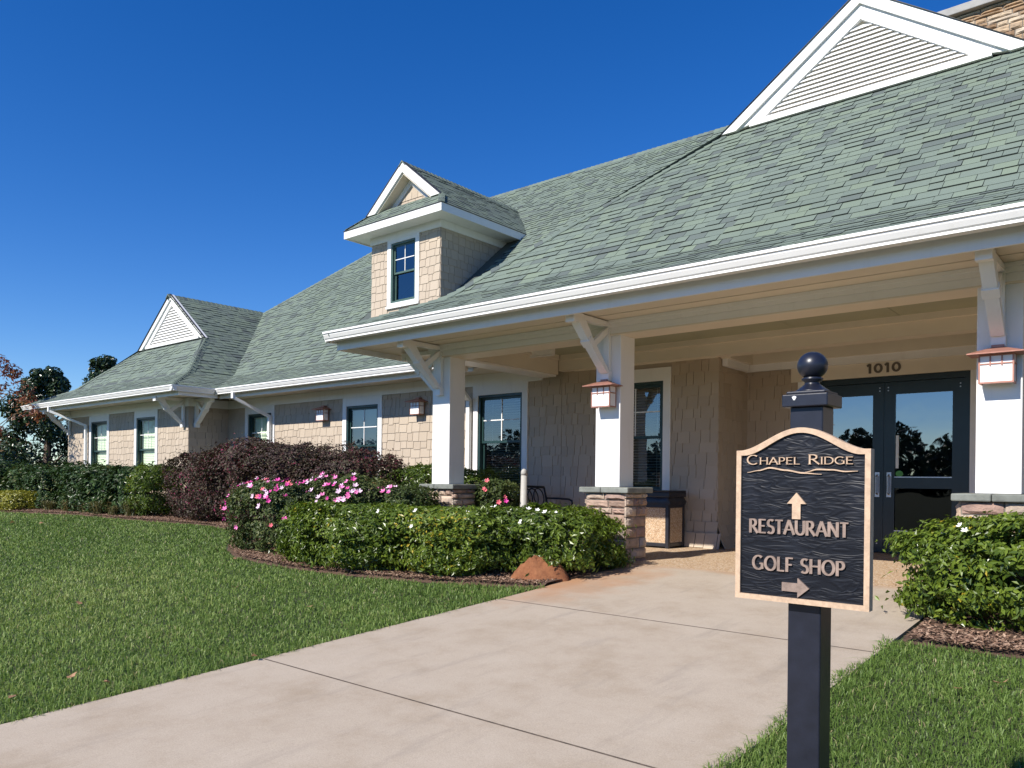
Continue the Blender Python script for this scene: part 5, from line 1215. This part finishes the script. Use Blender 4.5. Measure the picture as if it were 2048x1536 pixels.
for x, y, h, lab in ((-21.0, 7.32, 0.30, 'dry grass tuft beside the yellow shrub'), (-20.0, 7.38, 0.34, 'second dry grass tuft from the yellow shrub'), (-19.0, 7.42, 0.30, 'dry grass tuft in front of the hedge below the left wing window'), (-18.2, 7.36, 0.36, 'dry grass tuft in front of the hedge between the wing windows'),
                     (-17.55, 7.42, 0.30, 'dry grass tuft in front of the hedge below the right wing window'), (-16.9, 7.5, 0.42, 'tallest dry grass tuft, at the end of the hedge near the purple shrubs')):
    tuft(x, y, h, 160, lab)

# trees
def tree(name, x, y, h, crown, n, lm, L, Wd, label, trunk_r=0.16, group=None, seed=1, cone=0.0, low=0.1, clumps=60):
    g0 = gzf(y); t = empty(name, (x, y, g0), label, 'tree', group)
    m = MB(); m.tube([(x, y, g0 - 0.2), (x + 0.05, y, g0 + h * 0.3), (x - 0.04, y + 0.05, g0 + h * 0.62), (x, y, g0 + h * 0.92)], [trunk_r, trunk_r * 0.8, trunk_r * 0.5, trunk_r * 0.12], 9)
    cs_ = []
    for k in range(clumps):
        z = low + (0.97 - low) * rng.random() ** 0.85; rad = crown * (math.sqrt(max(0.02, 1 - ((z - 0.36) / 0.64) ** 2)) if cone == 0 else (1 - z) ** 0.75 * 1.15 + 0.06)
        a = rng.uniform(0, 6.28); q = rad * rng.uniform(0.55, 1.0); c_ = np.array([x + q * math.cos(a), y + q * math.sin(a), g0 + h * z]); cs_.append((c_, crown * rng.uniform(0.22, 0.38) * (1.2 - 0.8 * z)))
        if k % 3 == 0: m.tube([(x, y, g0 + h * max(0.12, z - 0.16)), tuple((np.array([x, y, g0 + h * (z - 0.08)]) + c_) / 2), tuple(c_)], [trunk_r * 0.3, trunk_r * 0.18, 0.01], 5)
    m.build('trunk', 'bark', t)
    idx = rng.integers(0, clumps, n); C_ = np.array([c[0] for c in cs_])[idx]; Rr = np.array([c[1] for c in cs_])[idx]
    u = rng.normal(size=(n, 3)); u /= np.linalg.norm(u, axis=1)[:, None]; rad = Rr * np.where(rng.random(n) < 0.7, rng.uniform(0.8, 1.05, n), rng.uniform(0.2, 1, n))
    pos = C_ + u * rad[:, None] * np.array([1, 1, 0.8]); tint = np.clip(rng.beta(2, 2, n) + 0.15 * fbm(pos, seed, 0.9), 0, 0.99)
    v, f, tt = leaves(pos, u + np.array([0, 0, 0.4]) + rng.normal(0, 0.5, (n, 3)), L, Wd, tint); np_mesh('crown', v, f, lm, t, tint=tt)
    return t
tree('magnolia_tree', -38.2, 13.2, 5.75, 2.35, 16000, 'magnolia_leaf', 0.22, 0.10, 'dark glossy magnolia rising beside the left end of the wing', 0.2, 'magnolias behind the wing', 81, cone=1, low=0.04, clumps=80)
tree('magnolia_tree', -49.6, 20.2, 8.2, 2.4, 8000, 'magnolia_leaf', 0.26, 0.12, 'magnolia whose top alone shows above the wing roof', 0.22, 'magnolias behind the wing', 82, cone=1, low=0.1, clumps=60)
tree('autumn_tree', -52.5, 14.6, 3.6, 2.8, 9000, 'autumn_leaf', 0.16, 0.09, 'rusty brown autumn tree at the far left behind the magnolia', 0.14, seed=83, low=0.15, clumps=50)
tree('autumn_tree', -25.4, 7.3, 4.3, 1.5, 1500, 'autumn_leaf', 0.13, 0.05, 'sparse tree with reddening leaves whose branch tips reach in at the left edge', 0.05, seed=84, low=0.5, clumps=26)

# woodland across the road behind the viewer: mirrored in the doors and windows
n = 60000; X = rng.uniform(-190, 90, n); top = 8.5 + 2.5 * fbm(np.stack([X, X * 0, X * 0], 1), 5, 0.16) + 2.2 * fbm(np.stack([X, X * 0, X * 0], 1), 6, 0.8)
zz = rng.random(n) ** 0.8 * top; pos = np.stack([X, -105 + rng.uniform(-5, 5, n), zz - 0.6], 1)
v, f, tt = leaves(pos, rng.normal(size=(n, 3)) + np.array([0, 0.8, 0.3]), 0.9, 0.6, np.clip(rng.beta(1.5, 3, n), 0, 0.99)); tag(np_mesh('far_woodland', v, f, 'wood_leaf', tint=tt), 'dark line of trees far across the lawn behind the viewer', 'woodland', kind='stuff')

# soil mound -----------------------------------------------------------------------------------
mx, my = -4.72, 6.02; m = MB(); nr, ns = 10, 26; vs = []
for i_ in range(nr + 1):
    for k in range(ns):
        a = 2 * math.pi * k / ns; r_2 = i_ / nr; wob = 1 + 0.16 * math.sin(2 * a + 0.6) + 0.10 * math.sin(5 * a)
        x = mx + math.cos(a) * 0.26 * r_2 * wob; y = my + math.sin(a) * 0.27 * r_2 * wob
        hh = 0.27 * max(0, 1 - r_2 ** 1.9) * (0.8 + 0.3 * math.sin(3 * a + 1.0) * r_2) + (0.02 * math.sin(x * 31) * math.cos(y * 27) + random.uniform(-0.02, 0.02) * min(1, 3 * r_2)) * (1 - r_2 * 0.6)
        vs.append((x, y, gzf(y) + 0.03 * (1 - r_2) + hh + (-0.03 if i_ == nr else 0.012)))
m.add(vs, [(i_ * ns + k, i_ * ns + (k + 1) % ns, (i_ + 1) * ns + (k + 1) % ns, (i_ + 1) * ns + k) for i_ in range(nr) for k in range(ns)])
o = m.build('soil_mound', 'clay', None, smooth=True); tag(o, 'small mound of bare red clay at the edge of the walk', 'soil mound')

# grass ----------------------------------------------------------------------------------------
def in_lawn(x, y):
    left = (x < WX0 + 0.005 + 0.015 * np.sin(y * 9)) & (y < bed_y(x) + 0.03 * np.sin(x * 7) - 0.02)
    rightl = (x > WX1 - 0.03 + 0.025 * np.sin(y * 8)) & (y < 5.55 + 0.12 * np.sin(x * 1.7) + 0.04 * np.sin(x * 11))
    return left | rightl
cell = 0.25; gx, gy_ = np.meshgrid(np.arange(-30, 3, cell), np.arange(-0.5, 7.6, cell), indexing='ij'); gx = gx.ravel(); gy_ = gy_.ravel()
cx_, cy_ = gx + cell / 2, gy_ + cell / 2; dz_ = cx_ * fwd.x + cy_ * fwd.y; lx_ = cx_ * right.x + cy_ * right.y
vis = (dz_ > 1.2) & (np.abs(lx_ / np.maximum(dz_, 0.1)) < 0.85); gx, gy_, dd = gx[vis], gy_[vis], np.hypot(cx_, cy_)[vis]
cnt = rng.poisson(np.minimum(9500, 9500 * (3.2 / dd) ** 1.55) * cell * cell)
n = cnt.sum(); px_ = np.repeat(gx, cnt) + rng.random(n) * cell; py_ = np.repeat(gy_, cnt) + rng.random(n) * cell
ok = in_lawn(px_, py_); px_, py_ = px_[ok], py_[ok]; n = len(px_); d = np.hypot(px_, py_)
pt = np.stack([px_, py_, np.zeros(n)], 1)
patch = fbm(pt, 91, 0.8); fine = fbm(pt, 92, 5.0)
near_edge = np.clip(1 - np.minimum(np.abs(px_ - WX0), np.abs(px_ - WX1)) / 0.25, 0, 1)
hgt = (0.036 + 0.02 * rng.random(n) + 0.009 * fine + 0.02 * near_edge) * np.where(rng.random(n) < 0.08, 1.45, 1.0)
wid = 0.0021 * np.maximum(1, (d / 3.2)) ** 0.78
a = rng.uniform(0, 2 * np.pi, n); lean = rng.uniform(0.1, 1.45, n); dr = np.stack([np.cos(a), np.sin(a), np.zeros(n)], 1); b = rng.uniform(0, 2 * np.pi, n); sd = np.stack([np.cos(b), np.sin(b), np.zeros(n)], 1) * wid[:, None]
p0 = np.stack([px_, py_, gz(py_) - 0.004], 1); up = np.array([0, 0, 1.0])
p1 = p0 + dr * (hgt * lean * 0.3)[:, None] + up * (hgt * 0.62)[:, None]; p2 = p0 + dr * (hgt * lean)[:, None] + up * (hgt * (1.05 - 0.45 * lean))[:, None]
v = np.stack([p0 - sd, p0 + sd, p1 + sd * 0.8, p1 - sd * 0.8, p2], 1).reshape(-1, 3); k = np.arange(n)[:, None] * 5
f = np.concatenate([k + np.array([[0, 1, 2]]), k + np.array([[0, 2, 3]]), k + np.array([[3, 2, 4]])], 1).reshape(-1, 3)
tint = np.clip(0.42 + 0.24 * rng.normal(size=n) + 0.24 * patch + 0.10 * fine, 0.0, 0.88); tint = np.where(rng.random(n) < 0.025, rng.uniform(0.9, 1, n), tint)
tag(np_mesh('lawn_grass', v, f, 'grass_blade', tint=np.repeat(tint, 5)), 'mown green lawn either side of the walk', 'grass', kind='stuff')
print('grass blades', n)

# bark chips in the beds
n = 26000; X = rng.uniform(-24, -4.5, n * 2); Y = bed_y(X) + np.abs(rng.normal(0, 0.55, n * 2)) + 0.02
X = np.concatenate([X, rng.uniform(-1.3, 1.5, 5000)]); Y = np.concatenate([Y, 5.59 + 0.12 * np.sin(X[-5000:] * 1.7) + np.abs(rng.normal(0, 0.30, 5000))])
pos = np.stack([X, Y, gz(Y) + 0.045 + rng.uniform(0, 0.012, len(X))], 1)
v, f, tt = leaves(pos, np.array([0, 0, 1.0]) + rng.normal(0, 0.28, (len(X), 3)), 0.05, 0.015, rng.random(len(X)), 0.1)
tag(np_mesh('bark_chips', v, f, 'chip', tint=tt), 'brown bark chips covering the planting beds', 'mulch', kind='stuff')

# fallen leaves
LV = []
for k in range(3):
    m = MB(); n = 10; cu = 0.3 + 0.2 * k; pts = []
    for j in range(n):
        a = 2 * math.pi * j / n; r_2 = (1.0 if j % 2 == 0 else 0.62 + 0.1 * k); pts.append((math.cos(a) * r_2, math.sin(a) * r_2 * 0.62, cu * (math.cos(a) ** 2) * 0.6))
    m.add([(0, 0, 0)] + pts, [(0, 1 + j, 1 + (j + 1) % n) for j in range(n)])
    me = bpy.data.meshes.new('fallen_leaf'); me.from_pydata(m.v, [], m.f); me.materials.append(MATS['dry_leaf'])
    at = me.attributes.new('tint', 'FLOAT_COLOR', 'POINT'); tv = 0.2 + 0.3 * k; at.data.foreach_set('color', [tv, tv, tv, 1] * len(m.v)); LV.append(me)
for x, y, s, lab in ((-7.34, 2.81, 0.035, 'small dark fallen leaf in the middle of the left lawn'), (-6.84, 4.01, 0.04, 'reddish fallen leaf on the lawn in front of the azaleas'), (-5.44, 3.87, 0.03, 'small fallen leaf on the lawn between the azaleas and the walk'),
                     (-4.62, 1.92, 0.035, 'curled tan fallen leaf in the grass near the left walk edge'), (-4.40, 2.72, 0.03, 'orange fallen leaf lying on the walk edge at the first joint'), (-4.78, 1.5, 0.04, 'brown fallen leaf in the grass at the left edge of the view'),
                     (-4.93, 1.85, 0.035, 'dull fallen leaf in the long grass nearest the viewer'), (-17.7, 5.5, 0.07, 'fallen leaf far out on the lawn at the left edge'), (-16.9, 5.75, 0.06, 'tan fallen leaf far out on the lawn, right of its neighbour'),
                     (-0.66, 4.72, 0.045, 'tan fallen leaf in the grass right of the sign post'), (-0.82, 4.5, 0.028, 'small pink fallen leaf in the grass right of the sign post'), (-9.72, 5.42, 0.04, 'pale fallen petals at the tip of the flower bed'), (-8.7, 5.1, 0.035, 'pale fallen petal on the bed edge below the pink azalea')):
    o = bpy.data.objects.new('fallen_leaf', random.choice(LV)); COL.objects.link(o); lawn = (x < WX0 and y < float(bed_y(x))) or (x > WX1)
    o.location = (x, y, gzf(y) + (0.050 if lawn else 0.055)); o.scale = (s, s, s); o.rotation_euler = (random.uniform(-0.4, 0.4), random.uniform(-0.4, 0.4), random.uniform(0, 6.28)); tag(o, lab, 'leaf', 'fallen leaves on lawn and walk')
